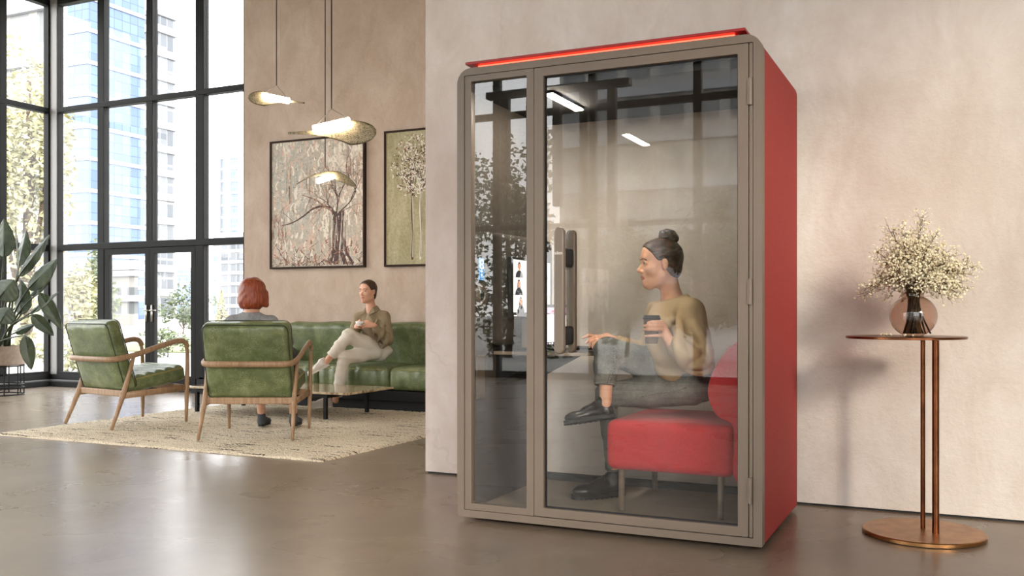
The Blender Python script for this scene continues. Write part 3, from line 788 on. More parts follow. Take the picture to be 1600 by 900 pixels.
# ------------------------------------------------------------------ armchairs
M['seam_dark'] = pmat('dark_green_seam', g((38, 46, 26)), rough=.5)
def armchair(label):
    t = thing('armchair', label, 'armchair', (0, 0, 0), 'green armchairs on the rug')
    W = M['wood']
    for s in (-1, 1):
        MB().tube([(s * .372, -.385, 0), (s * .366, -.335, .12), (s * .356, -.262, .30), (s * .357, -.205, .48), (s * .366, -.172, .615)], [.013, .019, .025, .021, .016], 14, sx=.8).build('leg', W, t, smooth=True)
        MB().tube([(s * .345, .372, 0), (s * .348, .374, .12), (s * .352, .376, .30), (s * .356, .378, .50), (s * .360, .375, .64), (s * .362, .362, .70)], [.013, .018, .023, .021, .018, .017], 14, sx=.8).build('leg', W, t, smooth=True)
        MB().tube([(s * .352, -.29, .285), (s * .350, .0, .298), (s * .349, .372, .315)], [.030, .028, .030], 12, sx=.45).build('side_rail', W, t, smooth=True)
    MB().bar((-.35, -.25, .300), (.35, -.25, .300), .028, .055).build('cross_rail', W, t, bevel=.008)
    MB().bar((-.35, .33, .322), (.35, .33, .322), .028, .05).build('cross_rail', W, t, bevel=.008)
    half = [(.362, .372, .685), (.364, .352, .728), (.366, .30, .748), (.368, .22, .738), (.370, .05, .695), (.370, -.10, .652), (.366, -.22, .622), (.35, -.318, .606), (.30, -.365, .60), (.20, -.385, .60), (0, -.392, .60)]
    loop = bez(half + [(-x, y, z) for x, y, z in half[-2::-1]], 5)
    MB().tube(loop, .0245, 12, sx=.72).build('arm_rail', W, t, smooth=True)
    # cushions
    bs, seed = math.radians(17), 0
    Rb = rotx(bs)                                       # leans back
    def puffb(p, q):
        f = .020 * (1 - q[0] ** 4) * (1 - q[2] ** 4)
        wv = .003 * math.sin(40 * p[0] + 9 * p[2]) * (abs(q[0]) ** 6) + .002 * math.sin(55 * p[2] + 20 * p[0])
        return p + V(0, (f + wv) * np.sign(q[1]) * min(1, abs(q[1]) * 1.0), .004 * math.sin(6 * p[0]) * (q[2] > .9))
    MB().rbox((0, -.262, .628), (.69, .125, .635), .045, R=Rb, n=20, puff=puffb).build('back_cushion', M['leather'], t, smooth=True)
    bcush = [o for o in t.children if o.name.startswith('back_cushion')][0]
    for yy in (-.058, .058):
        MB().tube([Rb @ V(x, yy, z) + V(0, -.262, .628) for x, z in rrect(-.338, -.31, .338, .31, .05, 5)], .0045, 6, closed=True).build('piping', M['seam_dark'], bcush, smooth=True)
    Rs = rotx(math.radians(9))
    nch = 6
    def puffs(p, q):
        up = max(q[2], 0)
        return p + V(0, 0, up * (.030 * abs(math.sin(PI * nch * (q[1] * .5 + .5))) ** .6 - .012) * (1 - abs(q[0]) ** 10) + .0 * up)
    sc_ = MB(); sc_.rbox((0, .095, .405), (.635, .60, .135), .04, R=Rs, n=40, puff=puffs)
    cu = sc_.build('seat_cushion', M['leather'], t, smooth=True)
    for s in (-1, 1):
        MB().tube([Rs @ V(s * .312, y, .047) + V(0, .095, .405) for y in np.linspace(-.27, .28, 12)], .0055, 6).build('piping', M['piping'], cu, smooth=True)
    return t
ch1 = armchair('left green leather armchair with empty ridged seat on the rug')
ch2 = copy_tree(ch1); ch2['label'] = 'green leather armchair where the red-haired person sits, seen from behind'
ch1.location = (-6.86, 6.36, RZ); ch1.rotation_euler = (0, 0, math.radians(-11))
ch2.location = (-5.26, 6.24, RZ); ch2.rotation_euler = (0, 0, math.radians(25.5))

# ------------------------------------------------------------------ sofa
sofa = thing('sofa', 'long green leather sofa against the lounge wall under the two paintings', 'sofa', (-5.4, 8.85, 0))
SX0, SX1 = -7.15, -4.15
MB().box(SX0 + .05, 8.47, .0, SX1 - .05, 9.2, .10).build('plinth', M['dark'], sofa, bevel=.004)
MB().box(SX0, 8.42, .10, SX1, 9.24, .215).build('frame', M['black_metal'], sofa, bevel=.012)
edges = [-7.15, -6.27, -5.365, -4.15]
for i in range(3):
    a, b = edges[i] + .004, edges[i + 1] - .004
    def pf(p, q, L=b - a):
        return p + V(0, -.012 * (1 - q[2] ** 2) * (q[1] < -.9), max(q[2], 0) * (.022 * (1 - q[0] ** 4) * (1 - q[1] ** 4) + .004 * math.sin(21 * p[0] + 5 * p[1]))) + V(0, (.004 * math.sin(58 * p[0]) + .004 * math.sin(37 * p[0] + 9 * p[2])) * (q[1] < -.9), 0)
    c_ = MB().rbox(((a + b) / 2, 8.73, .337), (b - a, .66, .235), .05, n=36, puff=pf).build('seat_cushion', M['leather'], sofa, smooth=True)
    MB().tube([(x, 8.408, .43) for x in np.linspace(a + .05, b - .05, 10)], .006, 6).build('piping', M['piping'], c_, smooth=True)
be = [-7.15, -6.15, -5.20, -4.15]
for i in range(3):
    a, b = be[i] + .004, be[i + 1] - .004
    def pfb(p, q):
        f = (1 - q[0] ** 6) * (1 - q[2] ** 6)
        return p + V(0, np.sign(q[1]) * (.018 * f + .005 * math.sin(26 * p[0] + 6 * p[2])), .006 * math.sin(9 * p[0]) * (q[2] > .9))
    MB().rbox(((a + b) / 2, 9.12, .665), (b - a, .19, .50), .05, R=rotx(math.radians(9)), n=20, puff=pfb).build('back_cushion', M['leather'], sofa, smooth=True)
MB().rbox((-7.06, 8.74, .52), (.16, .62, .17), .07, n=8).build('bolster', M['leather'], sofa, smooth=True)

# ------------------------------------------------------------------ coffee table
def marble():
    m, nt, b, out = _new('brown_marble')
    v = coords(nt); w = noise(nt, v, 3.5, 8, .65, 1.4)
    nt.links.new(ramp(nt, w, [(.30, g((150, 128, 98))), (.46, g((196, 176, 144))), (.52, g((108, 82, 56))), (.58, g((186, 164, 132))), (.8, g((214, 198, 170)))]), b.inputs['Base Color'])
    b.inputs['Roughness'].default_value = .12; return m
ct = thing('coffee_table', 'low marble topped coffee table with black legs on the rug', 'table', (-6.1, 7.8, RZ))
MB().box(-7.08, 7.33, .262, -5.14, 8.14, .285).build('tabletop', marble(), ct, bevel=.004)
fr = MB()
for y in (7.37, 8.06): fr.box(-6.99, y - .015, .225, -5.38, y + .015, .2615)
for x in (-6.98, -5.40): fr.box(x - .015, 7.37, .225, x + .015, 8.06, .2615)
fr.build('frame', M['black_metal'], ct)
for x in (-6.98, -5.40):
    for y in (7.36, 8.05):
        MB().box(x - .017, y - .017, RZ, x + .017, y + .017, .226).build('leg', M['black_metal'], ct, bevel=.003)

# ------------------------------------------------------------------ pendants
def leaf_mat():
    m, nt, b, out = _new('pleated_leaf_shade')
    v = coords(nt, (1.6, 26, 26)); n = noise(nt, v, 9, 2, .5, .6)
    nt.links.new(ramp(nt, n, [(.44, g((78, 70, 54))), (.54, g((136, 124, 98)))]), b.inputs['Base Color'])
    b.inputs['Roughness'].default_value = .4; b.inputs['Metallic'].default_value = .55
    bump(nt, b, n, .4, .004); return m
M['leaf_shade'] = leaf_mat(); M['brass'] = pmat('brass', g((180, 140, 80)), rough=.3, metal=1.)
def pendant(label, lamp_a, lamp_b, leaf_tip, tail_tip, width, cord_px, dz=.15, roll=0., arch=.0):
    # lamp_a/lamp_b: ends of the glowing tube; leaf_tip/tail_tip: the two ends of the leaf; all in room space
    A, B = np.array(lamp_a), np.array(lamp_b); c = (A + B) / 2
    root = thing('pendant_lamp', label, 'lamp', tuple(c), 'leaf pendants in the lounge')
    ax = unit(B - A)
    T0, T1 = np.array(tail_tip), np.array(leaf_tip)
    la = unit(T1 - T0); sd = unit(np.cross(la, Fv))     # in the picture the leaf shows its underside, so its width runs mostly up and down
    sd = unit(sd * math.cos(roll) + Fv * math.sin(roll)); nn = np.cross(la, sd)
    L = np.linalg.norm(T1 - T0)
    def wd(t):
        e = math.sqrt(max(1 - ((t - .70) / .305) ** 2, 0)) if t > .70 else .10 + .90 * (t / .70) ** 2.6
        return max(e * width, .003)
    mb = MB()
    def sf(u, v):
        t = v; w_ = wd(t); x = (u - .5) * 2
        return T0 + la * L * t + sd * (x * w_ - .05 * w_) + nn * (.06 * w_ * math.cos(PI * x / 2)) + V(0, 0, arch * math.sin(PI * t))
    mb.grid(sf, 10, 30)
    lf = mb.build('leaf_shade', M['leaf_shade'], root, smooth=True)
    so = lf.modifiers.new('solid', 'SOLIDIFY'); so.thickness = .004
    off = -Fv * .03
    MB().tube([A + off, A + off + ax * .004, B + off - ax * .004, B + off], [.024, .028, .028, .024], 16).build('lamp_tube', M['lamp'], root, smooth=True)
    MB().tube([A + off - V(0, 0, -.012) - Fv * .0275, B + off + V(0, 0, .012) - Fv * .0275], .0022, 6).build('seam_wire', M['brass'], root)
    top = np.array(cord_px)
    for e in (A + (B - A) * .08, A + (B - A) * .92):
        MB().tube([e + off + V(0, 0, .026), top], .0022, 5).build('wire', M['dark'], root)
    MB().tube([top, V(top[0], top[1], ZC - .02)], .005, 8).build('cord', M['dark'], root)
    MB().lathe([(.05, -.025), (.05, 0)], V(top[0], top[1], ZC), 20).build('ceiling_cup', M['dark'], root)
    return root
def P3(px, py, d): return V(*at(px, d, py=py))
d1, d2, d3 = 9.2, 7.2, 9.9
pendant('leaf pendant nearest the window, its broad end pointing left', P3(411, 150, d1), P3(453, 159, d1), P3(388, 152, d1), P3(476, 161, d1), .073, P3(432, 133, d1))
pendant('largest leaf pendant hanging in front, its broad end pointing right', P3(491, 203, d2), P3(548, 190, d2), P3(588, 206, d2), P3(450, 208, d2), .094, P3(518, 170, d2))
pendant('lowest leaf pendant hanging in front of the bare tree painting', P3(496, 284, d3), P3(521, 276, d3), P3(556, 290, d3), P3(463, 288, d3), .05, P3(508, 261, d3), arch=.12)

# ------------------------------------------------------------------ paintings
def canvas_mat(name, cols, stretch, sc1):
    m, nt, b, out = _new(name)
    v = coords(nt, stretch); f = coords(nt)
    c = ramp(nt, noise(nt, v, sc1, 9, .72, .8), [(.25 + .5 * i / (len(cols) - 1), c) for i, c in enumerate(cols)])
    n2 = ramp(nt, noise(nt, f, 34, 5, .7), [(.35, (.78, .74, .7)), (.6, (1.06, 1.06, 1.06))])
    nt.links.new(mixc(nt, 1., c, n2, 'MULTIPLY'), b.inputs['Base Color']); b.inputs['Roughness'].default_value = .7; return m
M['paint_dark'] = pmat('dark_paint', g((40, 26, 22)), g((92, 52, 38)), rough=.6, scale=30)
M['paint_rust'] = pmat('rust_paint', g((120, 76, 56)), g((176, 136, 112)), rough=.6, scale=30)
M['paint_white'] = pmat('white_paint', g((226, 218, 204)), rough=.6)
M['paint_cream'] = pmat('cream_paint', g((228, 216, 200)), g((238, 230, 216)), rough=.7, scale=40)
M['paint_grey'] = pmat('grey_paint', g((168, 168, 158)), g((194, 192, 182)), rough=.7, scale=40)
M['paint_pink'] = pmat('pink_brown_paint', g((206, 170, 152)), g((224, 196, 178)), rough=.7, scale=40)
M['frame_brown'] = pmat('brown_frame_wood', g((52, 35, 28)), rough=.7, spec=.2)
def painting(label, x0, x1, z0, z1, cm, strokes):
    y = YB - .002
    r = thing('painting', label, 'painting', ((x0 + x1) / 2, y, z0), 'framed paintings above the sofa')
    MB().ring(rrect(x0, z0, x1, z1, .001, 1), rrect(x0 + .022, z0 + .022, x1 - .022, z1 - .022, .001, 1), y - .045, y).build('frame', M['frame_brown'], r, bevel=.003)
    mb = MB().box(x0 + .02, y - .03, z0 + .02, x1 - .02, y - .004, z1 - .02, 0)
    X0, Z0, W_, H_ = x0 + .024, z0 + .024, x1 - x0 - .048, z1 - z0 - .048
    k = [0]
    def stroke(pts, w0, w1, m):
        k[0] += 1; yy = y - .0302 - .0000025 * k[0] 
        P = [np.array(p) for p in pts]; n = len(P); vs, fs = [], []
        for i, p in enumerate(P):
            d = unit(P[min(i + 1, n - 1)] - P[max(i - 1, 0)]); q = V(-d[1], d[0]); w_ = w0 + (w1 - w0) * i / (n - 1)
            for sgn in (1, -1):
                a = p + q * w_ / 2 * sgn; a = np.clip(a, 0, [W_, H_]); vs.append((X0 + a[0], yy, Z0 + a[1]))
        fs = [(2 * i, 2 * i + 1, 2 * i + 3, 2 * i + 2) for i in range(n - 1)]
        mb.add(vs, fs, m)
    strokes(stroke, W_, H_)
    mb.build('canvas', [cm, M['paint_dark'], M['paint_rust'], M['paint_white'], M['paint_cream'], M['paint_grey'], M['paint_pink']], r)
    return r
def bare_tree(st, W_, H_):
    q = random.Random(21)
    for i in range(380):
        x, z = q.uniform(0, W_), q.uniform(0, H_); L = q.uniform(.03, .13)
        m = q.choice((4, 4, 4, 6)) if x > W_ * .45 else q.choice((5, 5, 4, 6))
        if z < .3: m = q.choice((4, 6, 6, 2))
        st([V(x, z), V(x + q.gauss(0, .012), z + L * .5), V(x + q.gauss(0, .02), z + L)], q.uniform(.012, .045), q.uniform(.004, .02), m)
    def br(p, a, L, w_, dep):
        n = 6; pts = [np.array(p)]
        for i in range(n):
            a += q.gauss(0, .16); pts.append(pts[-1] + V(math.cos(a), math.sin(a)) * L / n)
        st(pts, w_ * .7, w_ * .4, 1 if w_ > .014 else q.choice((1, 2, 2, 2)))
        if dep:
            for i in range(q.choice((2, 3, 3))): br(pts[q.choice((3, 4, 5, 6))], a + q.gauss(0, .7), L * q.uniform(.55, .85), w_ * .6, dep - 1)
    bx_ = W_ * .73
    for dx, dz_, w_ in ((-.05, 0, .035), (-.01, 0, .06), (.05, .0, .05), (.10, .0, .03)):
        st([V(bx_ + dx * 2.2, .02), V(bx_ + dx * 1.3, .14), V(bx_ + dx * .8, .34), V(bx_ + dx * .8, .52), V(bx_ + dx - .02, .64)], w_ * 1.2, w_ * .8, 1)
    for i in range(26): 
        x = bx_ + q.uniform(-.12, .12); st([V(x, q.uniform(.02, .3)), V(x + q.gauss(0, .02), q.uniform(.4, .62))], .008, .005, q.choice((1, 1, 2, 3)))
    st(bez([V(bx_ - .02, .60), V(bx_ - .16, .70), V(bx_ - .34, .69), V(bx_ - .50, .60), V(bx_ - .66, .53), V(bx_ - .82, .50)], 4), .036, .008, 1)
    st(bez([V(bx_ - .05, .64), V(bx_ - .18, .70), V(bx_ - .30, .78), V(bx_ - .52, .86)], 4), .026, .008, 2)
    for a, L, w_ in ((2.6, .24, .024), (2.0, .26, .022), (1.55, .34, .026), (1.2, .28, .024), (.8, .40, .026), (.55, .24, .018)): br(V(bx_ - .02, .58), a, L, w_, 3)
    for i in range(9): br(V(bx_ - .1 - .07 * i, .69 - .018 * i), 1.57 + q.gauss(0, .4), q.uniform(.1, .22), .010, 1)
    for i in range(150):
        x = q.uniform(0, W_); z = q.random() ** 2 * .24; st([V(x, z), V(x + q.gauss(0, .05), z + q.uniform(.01, .07))], .012, .004, q.choice((1, 2, 2)))
    for i in range(30):
        x = q.uniform(0, .22); z = q.uniform(.25, .6); st([V(x, z), V(x + q.gauss(0, .015), z + q.uniform(.04, .16))], .012, .004, 2)
    for i in range(16):
        x = q.choice((.25, .27, W_ - .1, W_ - .2, .55)) + q.gauss(0, .02); z = q.uniform(.55, 1.1); st([V(x, z), V(x + q.gauss(0, .012), z + q.uniform(.1, .36))], .011, .004, q.choice((2, 2, 1)))
    for i in range(420):
        p = V(q.uniform(0, W_), q.uniform(.05, H_)); st([p, p + V(q.gauss(0, .008), q.gauss(0, .012))], .009, .006, q.choice((1, 2, 3, 3)))
def two_trees(st, W_, H_):
    q = random.Random(8)
    for x, m in ((W_ * .26, 1), (W_ * .34, 3), (W_ * .75, 1)):
        st([V(x, .05), V(x + .01, .35), V(x - .005, .6), V(x + .005, .82)], .024, .018, m); st([V(x + .006, .08), V(x + .012, .4), V(x + .002, .8)], .008, .006, 3 if m == 1 else 1)
        for i in range(14):
            a = PI / 2 + q.gauss(0, .55); L = q.uniform(.2, .5); st(bez([V(x, .78 + q.uniform(0, .1)), V(x + .5 * L * math.cos(a), .86 + .5 * L * math.sin(a)), V(x + L * math.cos(a) * .8, .88 + L * math.sin(a))], 3), .010, .003, q.choice((1, 3)))
        for i in range(420):
            a = q.uniform(0, 2 * PI); r = q.random() ** .6; p = V(x + .27 * r * math.cos(a), 1.12 + .36 * r * math.sin(a)); 
            st([p, p + V(q.gauss(0, .012), q.gauss(0, .016))], .016, .008, q.choice((1, 3, 3, 2)))
painting('large painting of a bare dark tree on a pale mottled ground', -7.622, -6.244, 1.553, 3.106, canvas_mat('mottled_canvas', [g((178, 142, 120)), g((214, 200, 184)), g((186, 178, 164)), g((230, 220, 206)), g((206, 176, 154))], (1.4, 1, .8), 2.6), bare_tree)
painting('painting of white leafed trees on olive green, beside the partition wall', -5.977, -4.60, 1.550, 3.102, canvas_mat('olive_canvas', [g((128, 118, 84)), g((158, 150, 112)), g((182, 174, 140)), g((150, 138, 98))], (2.4, 1, .5), 1.6), two_trees)

# ------------------------------------------------------------------ planter and plant
M['planter'] = pmat('clay_planter', g((150, 132, 116)), g((166, 148, 132)), rough=.7, scale=20)
M['soil'] = pmat('soil', g((40, 32, 26)), rough=1.)
pc = V(*at(-2, 11.8, 0)); pc[2] = 0
pl = thing('planter', 'round clay planter on a black wire stand by the window', 'planter', tuple(pc))
MB().lathe([(0, .375), (.285, .375), (.30, .385), (.30, .61), (.285, .61), (.28, .58), (0, .58)], pc, 48).build('bowl', M['planter'], pl, auto=40)
MB().lathe([(.279, .585), (0, .60)], pc, 32).build('soil', M['soil'], pl)
for z, r in ((.012, .28), (.10, .28), (.135, .28), (.365, .285)):
    MB().tube([pc + V(r * math.cos(a), r * math.sin(a), z) for a in np.linspace(0, 2 * PI, 40)[:-1]], .0085, 8, closed=True).build('hoop', M['black_metal'], pl, smooth=True)
for i in range(10):
    a = 2 * PI * i / 10 + .2; MB().tube([pc + V(.28 * math.cos(a), .28 * math.sin(a), .004), pc + V(.28 * math.cos(a), .28 * math.sin(a), .37)], .0075, 8).build('rod', M['black_metal'], pl)
def leafm():
    m, nt, b, out = _new('broad_leaf')
    v = coords(nt, (1, 1, 1), 'UV') if False else coords(nt)
    nt.links.new(ramp(nt, noise(nt, v, 6, 4), [(.3, g((40, 52, 34))), (.7, g((84, 96, 68)))]), b.inputs['Base Color'])
    b.inputs['Roughness'].default_value = .38; return m
M['leaf'] = leafm(); M['petiole'] = pmat('petiole', g((52, 62, 34)), rough=.5)
plant = thing('potted_plant', 'tall plant with broad dark green leaves growing in the clay planter', 'plant', tuple(pc + V(0, 0, .592)))
def big_leaf(bp_, tp, wpx, d, droop=.05, face=0.0, fold=.25):
    # blade from its base to its tip
    Bp, Tp = P3(bp_[0], bp_[1], d), P3(tp[0], tp[1], d + .02)
    ax = unit(Tp - Bp); L = np.linalg.norm(Tp - Bp); w_ = wpx / F * d / 2
    sd = unit(np.cross(ax, Fv)); sd = unit(sd * math.cos(face) + Fv * math.sin(face)); nn = np.cross(sd, ax)
    def sf(u, v):
        x = (u - .5) * 2; wv = w_ * max(math.sin(PI * v ** .72), 0) ** .75
        vein = .004 * math.sin(28 * v + 7 * abs(x)) * abs(x)
        return Bp + ax * L * v + sd * x * wv + nn * (fold * abs(x) * wv + vein) - V(0, 0, droop * v * v)
    mb = MB(); mb.grid(sf, 12, 26)
    o = mb.build('leaf', M['leaf'], plant, smooth=True)
    so = o.modifiers.new('solid', 'SOLIDIFY'); so.thickness = .003
    rt = pc + V(rng.uniform(-.1, .1), rng.uniform(-.1, .1), .605)
    mid = (rt + Bp) / 2 + (Bp - rt) * V(-.15, -.15, .1)
    mb = MB(); mb.tube(bez([rt, mid, Bp, Bp + ax * L * .35], 6), [.012] * 7 + [.009] * 6 + [.006] * 6, 8)
    mb.tube([Bp + ax * L * .05, Bp + ax * L * .5 - V(0, 0, droop * .25), Bp + ax * L * .97 - V(0, 0, droop * .94)], [.006, .004, .0015], 6)
    mb.build('stem', M['petiole'], plant, smooth=True)
for a in [((6, 402), (6, 342), 34, 11.7, 0, .2), ((30, 415), (41, 360), 32, 11.9, 0, .5), ((28, 432), (24, 356), 14, 11.6, 0, .9), ((30, 432), (78, 366), 22, 11.7, .0, .4), ((-14, 420), (-20, 350), 36, 11.8, 0, .2),
          ((44, 452), (90, 404), 30, 11.6, .0, .3), ((48, 462), (88, 412), 22, 11.9, .02, .5), ((-2, 468), (22, 432), 44, 11.5, .04, .1), ((32, 492), (33, 438), 38, 11.7, .0, .4), ((0, 505), (16, 474), 34, 11.4, .05, .0),
          ((46, 490), (92, 456), 14, 11.5, .0, .7), ((62, 458), (97, 508), 22, 11.5, .06, .5), ((50, 492), (84, 522), 20, 11.4, .02, .4), ((40, 525), (49, 578), 22, 11.35, 0, .6), ((24, 520), (54, 505), 16, 11.9, .02, .5), ((-20, 470), (-45, 430), 34, 11.7, .04, .2), ((-18, 500), (-50, 500), 30, 11.7, .1, .2)]:
    big_leaf(*a)
# ------------------------------------------------------------------ people
M['skin'] = pmat('skin', g((206, 152, 124)), g((220, 170, 142)), rough=.5, scale=14, spec=.4)
M['lips'] = pmat('lips', g((186, 112, 100)), rough=.4)
M['brow'] = pmat('brow_hair', g((62, 42, 34)), rough=.7)
M['eye_white'] = pmat('eye_white', g((226, 220, 212)), rough=.2)
M['iris'] = pmat('iris', g((46, 36, 28)), rough=.2)
def hair_mat(name, a, b_, c_, st=(70, 70, 9)):
    m, nt, b, out = _new(name); v = coords(nt, st); n = noise(nt, v, 1.2, 5, .6, .4)
    nt.links.new(ramp(nt, n, [(.3, a), (.5, b_), (.72, c_)]), b.inputs['Base Color']); b.inputs['Roughness'].default_value = .42
    bump(nt, b, n, .5, .006); return m
M['hair_dark'] = hair_mat('dark_brown_hair', g((34, 23, 19)), g((58, 38, 29)), g((98, 62, 45)), (9, 50, 70))
M['hair_red'] = hair_mat('copper_red_hair', g((96, 38, 18)), g((138, 60, 30)), g((178, 92, 52)))
M['sweat'] = pmat('olive_sweatshirt_knit', g((168, 145, 112)), g((182, 159, 126)), rough=.9, scale=5, bp=.2, bscale=220, bdist=.001, spec=.2)
def denim():
    m, nt, b, out = _new('washed_grey_denim'); v = coords(nt)
    c = ramp(nt, noise(nt, v, 7, 6, .7), [(.3, g((88, 89, 86))), (.55, g((122, 122, 117))), (.75, g((156, 153, 145)))])
    f = ramp(nt, noise(nt, v, 240, 2), [(.3, (.7, .7, .7)), (.7, (1.15, 1.15, 1.15))])
    nt.links.new(mixc(nt, 1., c, f, 'MULTIPLY'), b.inputs['Base Color']); b.inputs['Roughness'].default_value = .9; b.inputs['Specular IOR Level'].default_value = .2
    bump(nt, b, noise(nt, v, 180, 3), .3, .001); return m
M['denim'] = denim()
M['stitch'] = pmat('denim_seam', g((58, 58, 56)), g((150, 146, 134)), rough=.9, scale=160)
M['shoe'] = pmat('black_shoe_leather', g((26, 24, 22)), g((36, 33, 30)), rough=.32)
M['sole'] = pmat('black_rubber_sole', g((18, 18, 18)), rough=.6)
M['cream'] = pmat('cream_trousers', g((214, 205, 190)), g((226, 218, 204)), rough=.85, bp=.15, bscale=200, bdist=.001)
M['shirt'] = pmat('khaki_shirt', g((134, 118, 92)), g((148, 131, 104)), rough=.85, bp=.15, bscale=200, bdist=.001)
M['grey_knit'] = pmat('grey_knit_top', g((128, 128, 128)), g((146, 146, 146)), rough=.95, scale=60, bp=.3, bscale=200, bdist=.002)
M['white_shoe'] = pmat('white_trainer', g((222, 214, 206)), rough=.6)
M['grey_shoe'] = pmat('grey_slip_on', g((64, 68, 72)), rough=.7)
M['cup_paper'] = pmat('brown_paper_cup', g((92, 68, 50)), g((102, 76, 56)), rough=.7)
M['cup_lid'] = pmat('black_cup_lid', g((22, 20, 20)), rough=.4)

def basis(f, u):
    f = unit(f); l = unit(np.cross(u, f)); u = np.cross(f, l); return f, l, u
def add_head(S, c, f, u, s, neck_to, rn=.05):
    f, l, u = basis(f, u); R = np.array([f, l, u])
    p = lambda a, b, h: c + (f * a + l * b + u * h) * s
    S.ell(p(-.012, 0, .032), V(.097, .076, .088) * s, R, 0)
    S.ell(p(.043, 0, .054), V(.044, .060, .046) * s, R, .02)
    S.ell(p(.026, 0, -.038), V(.066, .060, .078) * s, R, .03)
    S.cone(p(.066, 0, -.100), p(.060, 0, -.092), .020 * s, .022 * s, .03)
    for b in (-1, 1):
        S.cone(p(.000, b * .050, -.062), p(.058, b * .016, -.100), .022 * s, .016 * s, .03)
        S.ell(p(.050, b * .040, -.024), V(.028, .024, .024) * s, R, .025)
    S.cone(p(.078, -.034, .030), p(.078, .034, .030), .013 * s, .013 * s, .02)
    for b in (-1, 1): S.ell(p(.094, b * .033, .006), V(.016, .018, .012) * s, R, .012, 'sub')
    S.cone(p(.0785, 0, .010), p(.104, 0, -.025), .0070 * s, .0105 * s, .012)
    S.ell(p(.107, 0, -.030), V(.0105, .010, .009) * s, R, .008)
    for b in (-1, 1):
        S.chain([p(.077, b * .049, .006), p(.0855, b * .033, .0135), p(.083, b * .019, .006)], V(.0042, .0050, .0036) * s, .004)
        S.chain([p(.077, b * .049, .003), p(.0835, b * .033, -.0050), p(.083, b * .019, .002)], V(.0040, .0042, .0036) * s, .004)
    for b in (-1, 1): S.ell(p(.094, b * .011, -.035), V(.011, .0085, .0075) * s, R, .006)
    S.cone(p(.078, 0, -.045), p(.077, 0, -.080), .0165 * s, .0165 * s, .015)
    for b in (-1, 1):
        er = np.array([unit(f + l * b * .25), unit(l - f * b * .25), u])
        S.ell(p(-.008, b * .077, -.002), V(.0175, .0085, .028) * s, er, .006); S.ell(p(-.004, b * .076, -.024), V(.010, .007, .012) * s, er, .006)
        S.ell(p(-.003, b * .087, .001), V(.0095, .0065, .018) * s, er, .003, 'sub'); S.ell(p(-.010, b * .0835, .003), V(.005, .003, .012) * s, er, .003)
    S.cone(p(-.030, 0, -.055), neck_to, rn * s, rn * s * 1.06, .03)
    return p, (f, l, u)
def head_mats(vs, fs, c, B, s, extra=None):
    f, l, u = B; q = (vs[fs].mean(1) - c) / s; a, b, h = q @ f, q @ l, q @ u
    return np.zeros(len(fs), int)
    m[(a > .087) & (np.abs(b) < .018) & (h > -.083) & (h < -.055)] = 1
    m[(a > .055) & (np.abs(b) > .015) & (np.abs(b) < .045) & (h > .0225) & (h < .0285 - .10 * np.maximum(np.abs(b) - .036, 0))] = 2
    return m
def add_eyes(par, p, B, s):
    f, l, u = B
    for b in (-1, 1):
        c = p(.0765, b * .0325, .0042); mb = MB(); n = 12
        Rm = np.stack([l, np.cross(f, l), f], 1)
        mb.lathe([(0, -.0115 * s)] + [(.0115 * s * math.cos(t), .0115 * s * math.sin(t)) for t in np.linspace(-1.3, .75, 9)], c, 14, 0, R=Rm)
        mb.lathe([(.0115 * s * math.cos(t), .0118 * s * math.sin(t)) for t in np.linspace(.75, 1.5, 4)] + [(0, .0118 * s)], c, 14, 1, R=Rm)
        mb.build('eye', [M['eye_white'], M['iris'], M['brow']], par, smooth=True)
def face_marks(par, p, s):
    lp = MB()
    lp.tube(bez([p(.083, -.0225, -.0665), p(.0915, -.012, -.0625), p(.0955, -.004, -.0608), p(.0950, 0, -.0618), p(.0955, .004, -.0608), p(.0915, .012, -.0625), p(.083, .0225, -.0665)], 4), [.0015 * s] + [.0040 * s] * 23 + [.0015 * s], 8, sx=.8)
    lp.tube(bez([p(.083, -.0215, -.0672), p(.0900, -.012, -.0715), p(.0945, 0, -.0728), p(.0900, .012, -.0715), p(.083, .0215, -.0672)], 5), [.0015 * s] + [.0047 * s] * 19 + [.0015 * s], 8, sx=.8)
    lp.build('lips', M['lips'], par, smooth=True)
    for b in (-1, 1):
        MB().tube(bez([p(.0745, b * .050, .0175), p(.0865, b * .040, .0265), p(.0918, b * .026, .0275), p(.0930, b * .014, .0235)], 4), [.0012 * s] + [.0026 * s] * 10 + [.0034 * s, .003 * s], 6).build('eyebrow', M['brow'], par, smooth=True)
def add_fingers(S, knuckles, chains, k=.006):
    for kn, ch, r in zip(knuckles, chains[0], chains[1]): S.chain([kn] + ch, r, k)
